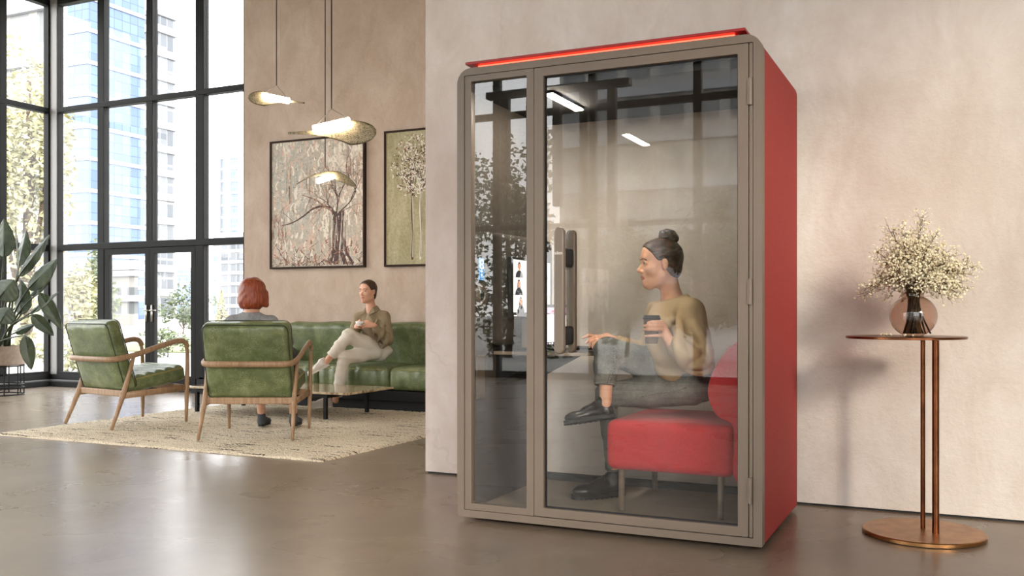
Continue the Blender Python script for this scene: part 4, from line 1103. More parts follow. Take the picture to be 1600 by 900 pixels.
def add_hand(S, wrist, d, nb, thumb, curls, s=1.0, wr=.024):
    d = unit(d); nb = unit(nb - d * (nb @ d)); sd = np.cross(d, nb) * thumb      # sd points to the thumb side
    S.cone(wrist - d * .02, wrist + d * .012, wr * s, wr * .95 * s, .01)
    for i in range(4):
        off = (1.5 - i) * .0195 * s; kn = wrist + d * (.082 - .004 * abs(i - 1)) * s + sd * off
        S.cone(wrist + d * .015 * s + sd * off * .55, kn, .0155 * s, .0115 * s, .012)
        ln = (.94, 1.05, .98, .78)[i] * s; a = 0; q = kn; dirv = d; ch = [kn]
        for j, L in enumerate((.041, .026, .021)):
            a += curls[i] * (.9, 1.1, .8)[j]
            dirv = d * math.cos(a) - nb * math.sin(a) + sd * (1.5 - i) * .05; q = q + unit(dirv) * L * ln; ch.append(q)
        S.chain(ch, [.0098 * s, .0088 * s, .0078 * s, .0066 * s], .004)
    t0 = wrist + d * .022 * s + sd * .022 * s; t1 = t0 + (d * .030 + sd * .026 - nb * .008) * s; t2 = t1 + (d * .030 + sd * .008 - nb * .012) * s; t3 = t2 + (d * .022 - nb * .008) * s
    S.chain([t0, t1, t2, t3], [.015 * s, .0125 * s, .0105 * s, .008 * s], .010)
def wr_noise(seed, dirs=((14, 6, 30), (30, 10, 9), (9, 34, 21))):
    q = random.Random(seed); ph = [q.uniform(0, 6) for _ in range(8)]
    def fn(P):
        x, y, z = P[:, 0], P[:, 1], P[:, 2]; o = 0
        w = np.sin(5 * x + 3 * z + ph[0]) + np.sin(4 * y - 6 * z + ph[1])
        for i, (a, b, c) in enumerate(dirs): o = o + np.sin(a * x + b * y + c * z + 1.6 * w + ph[i + 2])
        return np.abs(o) * .5 - .6
    return fn
def sdf_obj(S, name, mats, parent=None, origin=None, midx=None, smooth=1):
    vs, fs = S.mesh(smooth); m = midx(vs, fs) if midx else None
    return raw_mesh(name, vs, fs, mats, m, True, parent, origin)
def make_shoe(heel, toe, up, parent, mat, sole, name='shoe', wd=1.0, low=False, laces=True):
    heel, toe = np.asarray(heel, float), np.asarray(toe, float)
    L = np.linalg.norm(toe - heel); f, l, u = basis(toe - heel, up); s = L / .275; R = np.array([f, l, u])
    p = lambda a, b, h: heel + (f * a + l * b * wd + u * h) * s
    lo = np.minimum(heel, toe) - .13; hi = np.maximum(heel, toe) + .16
    S = SDF(lo, hi, .0038)
    S.ell(p(.045, 0, .045), V(.045, .036, .052) * s, R, 0)
    S.cone(p(.055, 0, .05), p(.15, 0, .043), .034 * s, .033 * s, .02)
    S.ell(p(.205, 0, .032), V(.066, .045, .034) * s, R, .02)
    if not low: S.cone(p(.052, 0, .06), p(.050, 0, .096), .037 * s, .040 * s, .012)
    S.cone(p(.09, 0, .085), p(.15, 0, .064), .020 * s, .018 * s, .02)
    S.ell(p(.047, 0, .140), V(.034, .031, .045) * s, R, .004, 'sub')
    S.cut(-u, p(0, 0, .014))
    o = sdf_obj(S, name, mat, parent)
    out = []
    for i in range(28):
        a = 2 * PI * i / 28; x = .1375 + .1395 * math.cos(a); t = x / .275
        w_ = .036 + .012 * math.sin(PI * min(max((t - .35) / .65, 0), 1)) ; out.append((x, w_ * abs(math.sin(a)) ** .6 * (1 if math.sin(a) >= 0 else -1)))
    mb = MB(); n = len(out); vs = []
    for h in (0, .012, .021): vs += [p(x, y, h) for x, y in out]
    fs = [tuple(range(n - 1, -1, -1)), tuple(range(2 * n, 3 * n))] + [(r * n + i, r * n + (i + 1) % n, (r + 1) * n + (i + 1) % n, (r + 1) * n + i) for r in (0, 1) for i in range(n)]
    mb.add(vs, fs); 
    for i in range(0, n if mat is M['shoe'] else 0, 1):                             # tread lugs round the edge
        x, y = out[i]; mb.bar(p(x * .96 + .005, y * .94, -.0022), p(x * .96 + .005, y * .94, .004), .010 * s, .009 * s)
    mb.build('sole', sole, o, auto=40)
    if laces:
        for i in range(4):
            x = .088 + i * .019; h = .112 - i * .0125
            MB().tube([p(x + .006, -.026, h - .020), p(x, -.012, h - .002), p(x - .002, 0, h + .001), p(x, .012, h - .002), p(x + .006, .026, h - .020)], .0028 * s, 6).build('lace', sole, o, smooth=True)
    return o

# ---- person on the bench in the booth (profile, facing left)
def q_(px, py, Y): return pt(px, py, Y)
HL, HR = Rv * -1, Rv
w1c = q_(1031.5, 412, 4.80); w1s = 1.06
hf = unit(-Rv - Fv * .06 - Uv * .05); hu = unit(Uv + hf * .02)
lo, hi = V(-1.98, 4.30, .20), V(-.92, 5.12, 1.45)
S = SDF(lo, hi, .0045)
neckb = q_(1052, 474, 4.81)
p1, B1 = add_head(S, w1c, hf, hu, w1s, neckb, .047)
chest, belly, pelv = q_(1054, 512, 4.80), q_(1064, 562, 4.80), q_(1082, 597, 4.81)
S.chain([neckb, chest, belly, pelv], [.055, .095, .10, .11], .04)
shN, shF = q_(1079, 487, 4.66), q_(1032, 484, 4.95)
elN, wrN = q_(1097, 566, 4.60), q_(1049, 537, 4.50)
elF, wrF = q_(1012, 553, 4.98), q_(948, 527, 4.88)
S.chain([shN, elN], [.045, .035], .03); S.chain([elN, wrN], [.034, .023], .02)
S.chain([shF, elF], [.045, .035], .03); S.chain([elF, wrF], [.034, .022], .02)
# legs under the jeans
hipN, knN, anN = q_(1078, 605, 4.72), q_(948, 617, 4.655), q_(962, 745, 4.80)
hipF, knF, anF = q_(1076, 588, 4.87), q_(948, 548, 4.565), q_(946, 634, 4.503)
S.chain([hipN, knN], [.07, .045], .03); S.chain([knN, anN + V(0, 0, -.03)], [.04, .029], .02)
S.chain([hipF, knF], [.07, .045], .03); S.chain([knF, anF], [.042, .0295], .02)
# cup and the hand around it
cx = q_(1018, 515, 4.475); Nv = -Fv
def onc(deg, py, rr): 
    a = math.radians(deg); return V(cx[0], cx[1], 0) + (Rv * math.cos(a) + Nv * math.sin(a)) * rr + Uv * q_(1018, py, 4.475)[2]
S.cone(wrN, wrN + (onc(14, 517, .06) - wrN) * .25, .023, .022, .012)
for i, (y0, y1, y2, y3, tipa, r0) in enumerate(((507, 503, 503, 504, 118, .0098), (513, 508.5, 508.5, 509, 146, .0100), (520, 514.5, 514.5, 515, 150, .0096), (527, 524, 524.5, 525, 138, .0086))):
    rr = .050
    kn = onc(12, y0, .058)
    S.cone(wrN, kn, .017, .0125, .010)
    S.chain([kn, onc(30, y1, rr + .004), onc(30 + (tipa - 30) * .38, y1, rr), onc(30 + (tipa - 30) * .72, y2, rr - .001), onc(tipa, y3, rr - .001)], [.0115, r0, r0 * .95, r0 * .85, r0 * .68], .0035)
S.chain([wrN + (onc(-4, 520, .06) - wrN) * .45, onc(-14, 516, .056), onc(-55, 511, .053), onc(-95, 508, .052)], [.017, .0125, .011, .008], .008)
# far hand resting on the desk
kd = q_(931, 528, 4.84)
S.cone(wrF, kd, .021, .015, .012)
for i, (kx, ky, mx_, my_, tx, ty, yy) in enumerate(((929, 526, 920, 524, 911, 528, 4.82), (930, 528, 922, 530, 916, 536, 4.80), (932, 530, 923, 534, 921, 543, 4.785), (935, 532, 928, 537, 926, 543.5, 4.77))):
    S.chain([wrF + (kd - wrF) * .4, q_(kx, ky, yy + .02), q_(mx_, my_, yy), q_(tx, ty, yy - .005)], [.013, .0105, .009, .0068], .006)
S.chain([kd + (wrF - kd) * .5, q_(934, 533, 4.87), q_(928, 540, 4.86)], [.012, .010, .008], .006)
p_base = V(-1.28, 4.79, .52)
W1 = sdf_obj(S, 'person', [M['skin'], M['lips'], M['brow']], origin=p_base, midx=lambda v, f: head_mats(v, f, w1c, B1, w1s))
tag(W1, 'person in an olive sweatshirt and grey jeans sitting cross-legged inside the booth', 'person')
add_eyes(W1, p1, B1, w1s); face_marks(W1, p1, w1s)
# hair drawn back into a bun
f1, l1, u1 = B1; R1 = np.array([f1, l1, u1])
H = SDF(w1c - .22, w1c + .24, .0036)
H.ell(p1(-.014, 0, .034), V(.103, .083, .094) * w1s, R1, 0)
H.ell(p1(-.045, 0, -.030), V(.058, .062, .062) * w1s, R1, .03)
H.ell(p1(.043, 0, .058), V(.049, .066, .052) * w1s, R1, .015)
H.cut(f1 * .80 - u1 * .60, p1(.078, 0, .084), .006)
H.cut(-u1 - f1 * .3, p1(-.05, 0, -.088), .01)
for b in (-1, 1): H.ell(p1(.012, b * .082, -.022), V(.030, .03, .036) * w1s, R1, .008, 'sub')
H.wrinkle(lambda P: np.sin(120 * ((P - w1c) @ u1) + 30 * ((P - w1c) @ f1)), .0007)
ho = sdf_obj(H, 'hair', M['hair_dark'], W1)
Bn = SDF(w1c - .22, w1c + .28, .0036)
bc_ = p1(-.046, 0, .132)
Bn.ell(bc_, V(.044, .042, .036) * w1s, R1, 0); Bn.ell(p1(-.062, .006, .118), V(.034, .036, .03) * w1s, R1, .015); Bn.ell(p1(-.030, -.004, .140), V(.03, .03, .026) * w1s, R1, .012)
def swirl(P):
    d = P - bc_; a = np.arctan2(d @ f1, d @ u1); return np.sin(7 * a + 90 * np.linalg.norm(d, axis=1))
Bn.wrinkle(swirl, .0016)
sdf_obj(Bn, 'hair_bun', M['hair_dark'], ho)
# sweatshirt
T = SDF(lo, hi, .0055)
T.ell(chest + V(0, 0, .0), V(.145, .165, .15), np.array([Rv, Fv, Uv]), 0)
T.chain([q_(1052, 479, 4.81), chest, belly, q_(1074, 592, 4.81)], [.085, .125, .142, .150], .05)
T.cone(q_(1046, 556, 4.79), q_(1054, 588, 4.79), .115, .13, .05)
T.cone(neckb, shN, .062, .066, .05); T.cone(neckb, shF, .062, .066, .05)
T.chain([shN, (shN + elN) / 2, elN], [.068, .066, .058], .03)
T.chain([elN, (elN + wrN) / 2 - V(0, 0, .012), wrN + (elN - wrN) * .12], [.060, .056, .040], .02)
T.chain([shF, elF], [.064, .056], .03); T.chain([elF, wrF + (elF - wrF) * .30], [.055, .036], .02)
T.cut(u1 * .97 + f1 * .24, neckb + u1 * .028, .006)
T.cut(V(0, 0, -1), q_(1070, 602, 4.8), .01)
def fold(S_, a, b, c_, r=.013, k=.03): S_.chain(bez([a, b, c_], 5), [r * (.35 + .65 * math.sin(PI * i / 10)) for i in range(11)], k)
for (a, b, c_) in (((1052, 510), (1068, 540), (1088, 556)), ((1060, 490), (1062, 530), (1050, 556)), ((1112, 545), (1100, 566), (1078, 572)), ((1060, 560), (1080, 578), (1106, 580)), ((1020, 560), (1040, 585), (1062, 590)), ((1012, 520), (1022, 550), (1040, 570)), ((1085, 505), (1098, 530), (1108, 552)), ((1056, 548), (1072, 556), (1092, 548)), ((1022, 495), (1036, 506), (1052, 502)), ((1056, 532), (1064, 552), (1066, 572))):
    ps = []
    for px_, py_ in (a, b, c_):
        # slide each point along the line of sight until it meets the cloth
        best = None
        for yy in np.arange(4.40, 4.98, .01):
            P_ = q_(px_, py_, yy); i_ = np.round((P_ - T.lo) / T.h).astype(int)
            if (i_ >= 0).all() and (i_ < T.n).all() and T.D[tuple(i_)] < .002: best = P_; break
        if best is not None: ps.append(best)
    if len(ps) == 3: fold(T, *ps)
T.wrinkle(wr_noise(4), .005)
so = sdf_obj(T, 'sweatshirt', M['sweat'], W1)
cr = []
for a in np.linspace(0, 2 * PI, 28)[:-1]:
    e = f1 * math.cos(a) * .066 + l1 * math.sin(a) * .066; cr.append(neckb + e + V(0, 0, .019 - .016 * math.cos(a)))
MB().tube(cr, .0085, 8, closed=True).build('collar', M['sweat'], so, smooth=True)
# jeans
J = SDF(V(-1.80, 4.36, .10), V(-.92, 5.10, .95), .0052)
J.ell(pelv + V(0, 0, -.004), V(.15, .16, .105), np.array([Rv, Fv, Uv]), 0)
def leg(Jf, hip, kn, end, rs, wr, shrink=.0):
    # one trouser leg in a field of its own, cut square at its hem, then merged sharply
    G = SDF(Jf.lo, Jf.lo + Jf.h * (Jf.n - 1.5), Jf.h)
    d = unit(end - kn)
    G.chain([hip, (hip + kn) / 2, kn], rs[:3], .03); G.chain([kn, (kn + end) / 2, end + d * .03], rs[3:], .02)
    G.cut(d, end, .004)
    kx = unit(np.cross(unit(kn - hip), d))
    i = np.argwhere(np.abs(G.D) < .03); P = G.lo + i * G.h; t = (P - kn) @ d; q2 = np.linalg.norm(P - kn, axis=1)
    hem = (P - end) @ d
    G.D[tuple(i.T)] += (wr * (np.sin(95 * t + 14 * (P @ kx)) * np.exp(-(q2 / .13) ** 2) + .9 * np.sin(105 * hem + 18 * (P @ kx)) * np.exp(-((hem + .03) / .06) ** 2) + .35 * np.sin(30 * P[:, 0] + 25 * P[:, 2] + 20 * P[:, 1]))).astype(np.float32)
    a, b = Jf.D, G.D; k = .012; hh = np.maximum(k - np.abs(a - b), 0) / k
    Jf.D = np.minimum(a, b) - hh * hh * k * .25
eN, eF = q_(959, 732, 4.79), q_(945, 602, 4.525)
leg(J, hipN, knN, eN, [.094, .083, .062, .054, .046, .042], .0032)
leg(J, hipF, knF, eF, [.096, .085, .066, .064, .059, .050], .0032)
J.wrinkle(wr_noise(9, ((40, 10, 12), (22, 30, 20), (12, 20, 44))), .002)
jo = sdf_obj(J, 'jeans', M['denim'], W1)
def cuff(a, b, r, n=.5):
    d = unit(b - a); e1 = unit(np.cross(d, V(0, 1, 0))); e2 = np.cross(d, e1)
    mb = MB(); mb.tube([b + (e1 * math.cos(t) + e2 * math.sin(t)) * r for t in np.linspace(0, 2 * PI, 26)[:-1]], .0075, 8, closed=True, sx=.7)
    mb.build('cuff', M['denim'], jo, smooth=True)
cuff(knF, eF - unit(eF - knF) * .006, .0485); cuff(knN, eN - unit(eN - knN) * .006, .042)
def surf(S_, px_, py_, y0=4.38, y1=5.0):
    for yy in np.arange(y0, y1, .004):
        P_ = q_(px_, py_, yy); i_ = np.round((P_ - S_.lo) / S_.h).astype(int)
        if (i_ >= 0).all() and (i_ < S_.n).all() and S_.D[tuple(i_)] < .004: return P_
    return None
def seam(pts, name='seam'):
    P_ = [surf(J, *p_) for p_ in pts]; P_ = [p_ for p_ in P_ if p_ is not None]
    if len(P_) > 2: MB().tube(bez(P_, 5), (.0032), 5).build(name, M['stitch'], jo, smooth=True)
seam([(958, 541), (960, 552), (959, 564), (956, 576), (952, 588), (949, 599)])
seam([(958, 636), (975, 630), (995, 622), (1015, 617), (1035, 613), (1055, 610), (1072, 606)])
seam([(962, 541), (964, 552), (963, 564), (960, 576), (956, 588), (953, 599)])
sa, sb_ = q_(975, 785, 4.845), q_(894, 785, 4.63); sa[2] = sb_[2] = .0675
make_shoe(sa, sb_, V(0, 0, 1), W1, M['shoe'], M['sole'])
make_shoe(q_(962, 653, 4.515), q_(882, 664, 4.435), V(-.12, .10, 1) + Fv * .10, W1, M['shoe'], M['sole'])
cup = thing('coffee_cup', 'brown takeaway coffee cup with black lid in the hand of the person in the booth', 'cup', (cx[0], cx[1], q_(1018, 537, 4.475)[2]))
cz = q_(1018, 537, 4.475)[2]; ch_ = q_(1018, 497, 4.475)[2] - cz; cb = V(cx[0], cx[1], cz)
MB().lathe([(.029, 0), (.030, .002), (.0405, ch_), (0, ch_)], cb, 32).build('body', M['cup_paper'], cup, auto=40)
MB().lathe([(.0435, ch_ - .006), (.0445, ch_ + .001), (.042, ch_ + .004), (.039, ch_ + .014), (.036, ch_ + .014), (.035, ch_ + .010), (0, ch_ + .010)], cb, 32).build('lid', M['cup_lid'], cup, auto=40)

# ---- person on the sofa (facing the viewer, turned to the left)
w2c = q_(575, 455.5, 8.66); w2s = 1.02
face = unit(V(.55, -.84, 0) * .80 - Rv * .60)
S = SDF(V(-6.95, 7.95, .0), V(-5.2, 9.1, 1.42), .0068)
nb2 = q_(580, 484, 8.70)
p2, B2 = add_head(S, w2c, face, unit(V(0, 0, 1) - face * .0), w2s, nb2, .045)
ch2_, be2, pe2 = q_(583, 508, 8.70), q_(588, 538, 8.72), q_(592, 549, 8.74)
S.chain([nb2, ch2_, be2, pe2], [.05, .09, .09, .08], .04)
sL, sR = q_(600, 495, 8.74), q_(560, 497, 8.66)
eL, hL_ = q_(606, 530, 8.62), q_(583, 508, 8.42)
eR, hR_ = q_(552, 527, 8.52), q_(557, 510, 8.40)
S.chain([sL, eL, hL_], [.042, .034, .022], .02); S.chain([sR, eR, hR_], [.042, .034, .022], .02)
hN, kN, aN = q_(594, 551, 8.70), q_(545, 524, 8.30), q_(509, 566, 8.17)
hM, kM, aM = q_(586, 549, 8.62), q_(538, 559, 8.28), q_(524, 626, 8.27)
S.chain([hN, kN, aN], [.075, .05, .032], .02); S.chain([hM, kM, aM], [.075, .05, .034], .02)
cup2 = q_(562, 506, 8.34)
add_hand(S, hL_, unit(cup2 - hL_ + Rv * -.02), unit(-Fv + Uv * .6), 1, [.35, .4, .45, .5], .95)
add_hand(S, hR_, unit(cup2 - hR_ + V(0, -.05, .0)), unit(-Rv + Uv * .2), -1, [.5, .5, .55, .6], .95)
b2 = V(pe2[0], pe2[1], .46)
W2 = sdf_obj(S, 'person', [M['skin'], M['lips'], M['brow']], origin=b2, midx=lambda v, f: head_mats(v, f, w2c, B2, w2s))
tag(W2, 'person in a khaki shirt and cream trousers sitting cross-legged on the green sofa', 'person')
add_eyes(W2, p2, B2, w2s); face_marks(W2, p2, w2s)
f2, l2, u2 = B2; R2 = np.array([f2, l2, u2])
H = SDF(w2c - .2, w2c + .2, .0045)
H.ell(p2(-.014, 0, .034), V(.102, .082, .094) * w2s, R2, 0); H.ell(p2(-.05, 0, -.04), V(.05, .06, .06) * w2s, R2, .03)
H.ell(p2(.043, 0, .058), V(.049, .066, .052) * w2s, R2, .015)
H.cut(f2 * .84 - u2 * .54, p2(.080, 0, .086), .006); H.cut(-u2, p2(0, 0, -.09), .01)
for b in (-1, 1): H.ell(p2(.014, b * .082, -.02), V(.03, .03, .038) * w2s, R2, .008, 'sub')
H.cone(p2(.07, .008, .128), p2(-.02, 0, .136), .004, .004, .004, 'sub')
sdf_obj(H, 'hair', M['hair_dark'], W2)
T = SDF(V(-6.6, 8.2, .4), V(-5.2, 9.1, 1.2), .0065)
T.chain([q_(580, 491, 8.71), ch2_, be2, q_(594, 548, 8.74)], [.072, .122, .115, .092], .05)
T.cone(nb2 - V(0, 0, .03), sL, .05, .058, .04); T.cone(nb2 - V(0, 0, .03), sR, .05, .058, .04)
T.chain([sL, eL, hL_ + (eL - hL_) * .25], [.066, .062, .042], .02); T.chain([sR, eR, hR_ + (eR - hR_) * .25], [.062, .056, .042], .02)
vn = nb2 + f2 * .055 - V(0, 0, .05)
T.cone(nb2 + f2 * .07 + V(0, 0, .02), nb2 + f2 * .13 - V(0, 0, .13), .046, .012, .008, 'sub')
T.cut(V(0, 0, 1), nb2 + V(0, 0, .005), .01)
T.wrinkle(wr_noise(14), .006)
for a_, b_, c_ in (((600, 505), (598, 522), (590, 534)), ((606, 520), (604, 536), (596, 545)), ((575, 520), (584, 534), (598, 544)), ((590, 500), (584, 512), (586, 526))):
    ps = [surf(T, x_, y_, 8.2, 9.0) for x_, y_ in (a_, b_, c_)]
    if all(p_ is not None for p_ in ps): fold(T, *ps, r=.009)
sh2 = sdf_obj(T, 'shirt', M['shirt'], W2)
for b in (-1, 1):
    MB().add([nb2 + l2 * b * .030 + f2 * .075 - V(0, 0, .035), nb2 + l2 * b * .052 + f2 * .035 + V(0, 0, .022), nb2 + l2 * b * .056 - f2 * .03 + V(0, 0, .040), nb2 + l2 * b * .012 - f2 * .06 + V(0, 0, .046), nb2 + l2 * b * .014 - f2 * .095 + V(0, 0, .004), nb2 + l2 * b * .098 - f2 * .03 - V(0, 0, .004), nb2 + l2 * b * .090 + f2 * .05 - V(0, 0, .030), nb2 + l2 * b * .062 + f2 * .108 - V(0, 0, .060)], [(0, 1, 6, 7), (1, 2, 5, 6), (2, 3, 4, 5)]).build('collar', M['shirt'], sh2).modifiers.new('solid', 'SOLIDIFY').thickness = .006
J = SDF(V(-6.95, 7.95, .05), V(-5.2, 9.1, 1.0), .0065)
J.ell(pe2 + V(0, 0, .0), V(.15, .14, .082), np.array([Rv, Fv, Uv]), 0)
leg(J, hM, kM, q_(527, 618, 8.27), [.090, .085, .068, .066, .062, .056], .004)
leg(J, hN, kN, q_(517, 557, 8.19), [.096, .090, .070, .066, .060, .050], .004)
J.wrinkle(wr_noise(19, ((26, 10, 12), (22, 20, 20), (12, 20, 30))), .003)
sdf_obj(J, 'trousers', M['cream'], W2)
make_shoe(q_(515, 571, 8.20), q_(482, 588, 8.06), unit(V(-.35, -.25, 1)), W2, M['white_shoe'], M['white_shoe'], laces=False)
fl = q_(520, 645, 8.29); fl[2] = RZ + .008
make_shoe(fl, fl + unit(V(-.72, -.55, 0)) * .26, V(0, 0, 1), W2, M['white_shoe'], M['white_shoe'], laces=False)
cp = MB().lathe([(0, -.024), (.022, -.024), (.026, -.020), (.040, .004), (.045, .026), (.042, .026), (.036, .004), (.02, -.016), (0, -.018)], cup2, 28)
cp.tube([cup2 + Rv * .040 + V(0, 0, .016), cup2 + Rv * .058 + V(0, 0, .012), cup2 + Rv * .056 - V(0, 0, .006), cup2 + Rv * .034 - V(0, 0, .010)], .004, 6)
tag(cp.build('teacup', M['white_ceramic'], smooth=True, origin=cup2 - V(0, 0, .024)), 'white cup held by the person on the sofa', 'cup')

# ---- red-haired person in the armchair, seen from behind
def ch(x, y, z): return rotz(math.radians(25.5)) @ V(x, y, z) + V(-5.26, 6.24, RZ)
fw3 = rotz(math.radians(25.5)) @ V(0, 1, 0); rt3 = rotz(math.radians(25.5)) @ V(1, 0, 0)
hd3 = pt(396, 458, 6.12)
hd3 = np.array(at(396, 7.78, py=459))
S = SDF(V(-6.2, 5.7, .0), V(-4.7, 7.35, 1.45), .0075)
hf3 = unit(fw3 + rt3 * .25)
nb3 = hd3 - V(0, 0, .165) - hf3 * .03
p3, B3 = add_head(S, hd3, hf3, V(0, 0, 1), 1.06, nb3, .05)
S.chain([nb3, nb3 - V(0, 0, .14) + fw3 * .03, ch(-.0, .07, .72), ch(0, .13, .63)], [.055, .08, .085, .085], .04)
hips = [(ch(-.09, .11, .60), ch(-.14, .54, .63), ch(-.10, .50, .13)), (ch(.09, .11, .60), ch(.14, .54, .63), ch(.18, .50, .13))]
for a, b, c_ in hips: S.chain([a, b, c_], [.065, .046, .034], .02)
sh3 = [nb3 - V(0, 0, .075) + rt3 * .155, nb3 - V(0, 0, .075) - rt3 * .155]
el3 = [ch(.20, .17, .76), ch(-.20, .17, .76)]; wr3 = [ch(.10, .38, .74), ch(-.10, .38, .74)]
for a, b, c_ in zip(sh3, el3, wr3): S.chain([a, b, c_], [.042, .034, .022], .02)
add_hand(S, wr3[0], unit(fw3 - rt3 * .3), Uv, -1, [.2, .25, .25, .3]); add_hand(S, wr3[1], unit(fw3 + rt3 * .3), Uv, 1, [.2, .25, .25, .3])
W3 = sdf_obj(S, 'person', [M['skin'], M['lips'], M['brow']], origin=ch(0, .1, .46), midx=lambda v, f: head_mats(v, f, hd3, B3, 1.06))
tag(W3, 'red-haired person in a grey top seen from behind in the right armchair', 'person')
add_eyes(W3, p3, B3, 1.06); face_marks(W3, p3, 1.06)
f3, l3, u3 = B3; R3 = np.array([f3, l3, u3])
H = SDF(hd3 - .25, hd3 + .25, .0048)
H.ell(p3(-.016, 0, .034), V(.112, .098, .098) * 1.06, R3, 0)
H.ell(p3(-.040, 0, -.055), V(.085, .103, .09) * 1.06, R3, .05)
for b in (-1, 1): H.cone(p3(.035, b * .082, .0), p3(.035, b * .088, -.085), .026, .024, .03)
H.cut(-u3, p3(0, 0, -.118), .012)
H.ell(p3(.10, 0, -.04), V(.10, .066, .115) * 1.06, R3, .012, 'sub')
H.wrinkle(lambda P: np.sin(95 * ((P - hd3) @ l3) + 8 * np.sin(14 * ((P - hd3) @ u3))), .0011)
sdf_obj(H, 'hair', M['hair_red'], W3)
T = SDF(V(-6.2, 5.7, .4), V(-4.7, 7.35, 1.25), .0075)
T.chain([nb3 - V(0, 0, .035), nb3 - V(0, 0, .16) + fw3 * .03, ch(0, .07, .72), ch(0, .10, .60)], [.072, .100, .105, .105], .05)
for a, b, c_ in zip(sh3, el3, wr3): T.cone(nb3 - V(0, 0, .035), a, .055, .060, .05); T.chain([a, b, c_ + (b - c_) * .2], [.062, .054, .036], .025)
T.cut(V(0, 0, 1), nb3 + V(0, 0, .015), .008); T.wrinkle(wr_noise(31), .004)
sdf_obj(T, 'knit_top', M['grey_knit'], W3)
J = SDF(V(-6.2, 5.9, .1), V(-4.7, 7.35, .8), .0075)
J.ell(ch(0, .14, .61), V(.17, .14, .085), np.array([rt3, fw3, Uv]), 0)
for a, b, c_ in hips: J.chain([a + V(0, 0, .02), b + V(0, 0, .01)], [.080, .066], .03); J.chain([b, b + (c_ - b) * .62], [.064, .055], .02)
M['dark_trouser'] = pmat('dark_trousers', g((58, 60, 64)), rough=.9)
sdf_obj(J, 'trousers', M['dark_trouser'], W3)
for (a, b, c_), dx in zip(hips, (-.0, .0)):
    hl = V(c_[0], c_[1], RZ + .008) - fw3 * .05; make_shoe(hl, hl + unit(fw3 + rt3 * .05) * .25, V(0, 0, 1), W3, M['grey_shoe'], M['sole'], laces=False)
# ------------------------------------------------------------------ outside
M['paving'] = pmat('pale_paving', g((150, 147, 142)), g((166, 163, 157)), rough=.8, scale=.6)
M['grass'] = pmat('grass', g((92, 100, 62)), g((120, 124, 82)), rough=.9, scale=3)
M['slab_white'] = pmat('white_floor_slabs', g((150, 152, 156)), rough=.7)
M['concrete_pale'] = pmat('pale_concrete', g((112, 114, 118)), rough=.7)
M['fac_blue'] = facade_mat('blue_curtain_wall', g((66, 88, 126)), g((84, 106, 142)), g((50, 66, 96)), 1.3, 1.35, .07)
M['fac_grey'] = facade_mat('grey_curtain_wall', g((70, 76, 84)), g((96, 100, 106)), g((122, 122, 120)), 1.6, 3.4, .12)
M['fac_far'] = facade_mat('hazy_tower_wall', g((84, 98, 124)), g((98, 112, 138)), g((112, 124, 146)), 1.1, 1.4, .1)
M['fac_pale'] = facade_mat('pale_block_wall', g((92, 96, 98)), g((120, 122, 122)), g((150, 148, 144)), 2.2, 3.0, .3, .6)
gr = MB().box(-420, -160, -.30, 260, 520, -.13).build('ground', M['paving'], origin=(0, 0, -.13)); struct(gr)
def lawn(x0, y0, x1, y1): struct(MB().box(x0, y0, -.14, x1, y1, -.10).build('ground', M['grass'], origin=((x0 + x1) / 2, (y0 + y1) / 2, -.1)))
lawn(-18, -2, -13.2, 10.5); lawn(-26, 20, -19, 60)
def onx(px, X):
    k = (px - 800) / F; d = X / (k * CS - SN); return d * (k * SN + CS)
def tower(label, pxc, D, front, pxs, h, mat, step, th, band_mat, proud=.18, core=None, rot=0.0):
    x, y, _ = at(pxc, D, 0)
    ds = onx(pxs, x) - y if pxs else front
    t = thing('building', label, 'building', (x - front / 2, y + ds / 2, -.13), 'buildings outside the windows')
    o_ = (x - front / 2, y + ds / 2, -.13)
    MB().box(x - front, y, -.13, x, y + ds, h).build('facade', mat, t, origin=o_)
    n = int(h / step)
    for i in range(1, n + 1):
        z = i * step
        MB().box(x - front - proud, y - proud, z - th / 2, x + proud, y + ds + proud, z + th / 2).build('floor_slab', band_mat, t)
    MB().box(x - front - proud, y - proud, h, x + proud, y + ds + proud, h + .8).build('roof', band_mat, t)
    if core:
        for a in core:
            if a[0] == 's': MB().box(x - .3, y + ds * a[1], -.13, x + proud + .4, y + ds * a[2], h + 1.5).build('core', M['concrete_pale'], t)
            else: MB().box(x - front * a[2], y - proud - .4, -.13, x - front * a[1], y + .3, h + 1.5).build('core', M['concrete_pale'], t)
    return t
tower('tall blue glass tower with white floor bands left of the double door', 137, 120, 3.6, 226, 60, M['fac_blue'], 4.05, .5, M['slab_white'])
tower('grey office tower with thick white balconies seen through the right door leaf', 243, 170, 9.0, 273, 54, M['fac_grey'], 4.3, 1.3, M['slab_white'], .4)
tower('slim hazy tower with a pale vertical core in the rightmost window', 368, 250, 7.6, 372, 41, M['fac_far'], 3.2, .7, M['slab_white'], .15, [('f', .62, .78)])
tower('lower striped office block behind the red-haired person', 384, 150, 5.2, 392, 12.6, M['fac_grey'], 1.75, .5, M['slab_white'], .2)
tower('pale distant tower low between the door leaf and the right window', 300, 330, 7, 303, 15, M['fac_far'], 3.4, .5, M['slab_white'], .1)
tower('banded white building beyond the tree in the left window', 78, 52, 30, 84, 24, M['fac_pale'], 3.0, 1.0, M['slab_white'], .3)
MB_low = tower('low pale pavilion behind the trees left of the double door', 210, 75, 12, 216, 4.2, M['fac_pale'], 2.0, .5, M['slab_white'], .3)
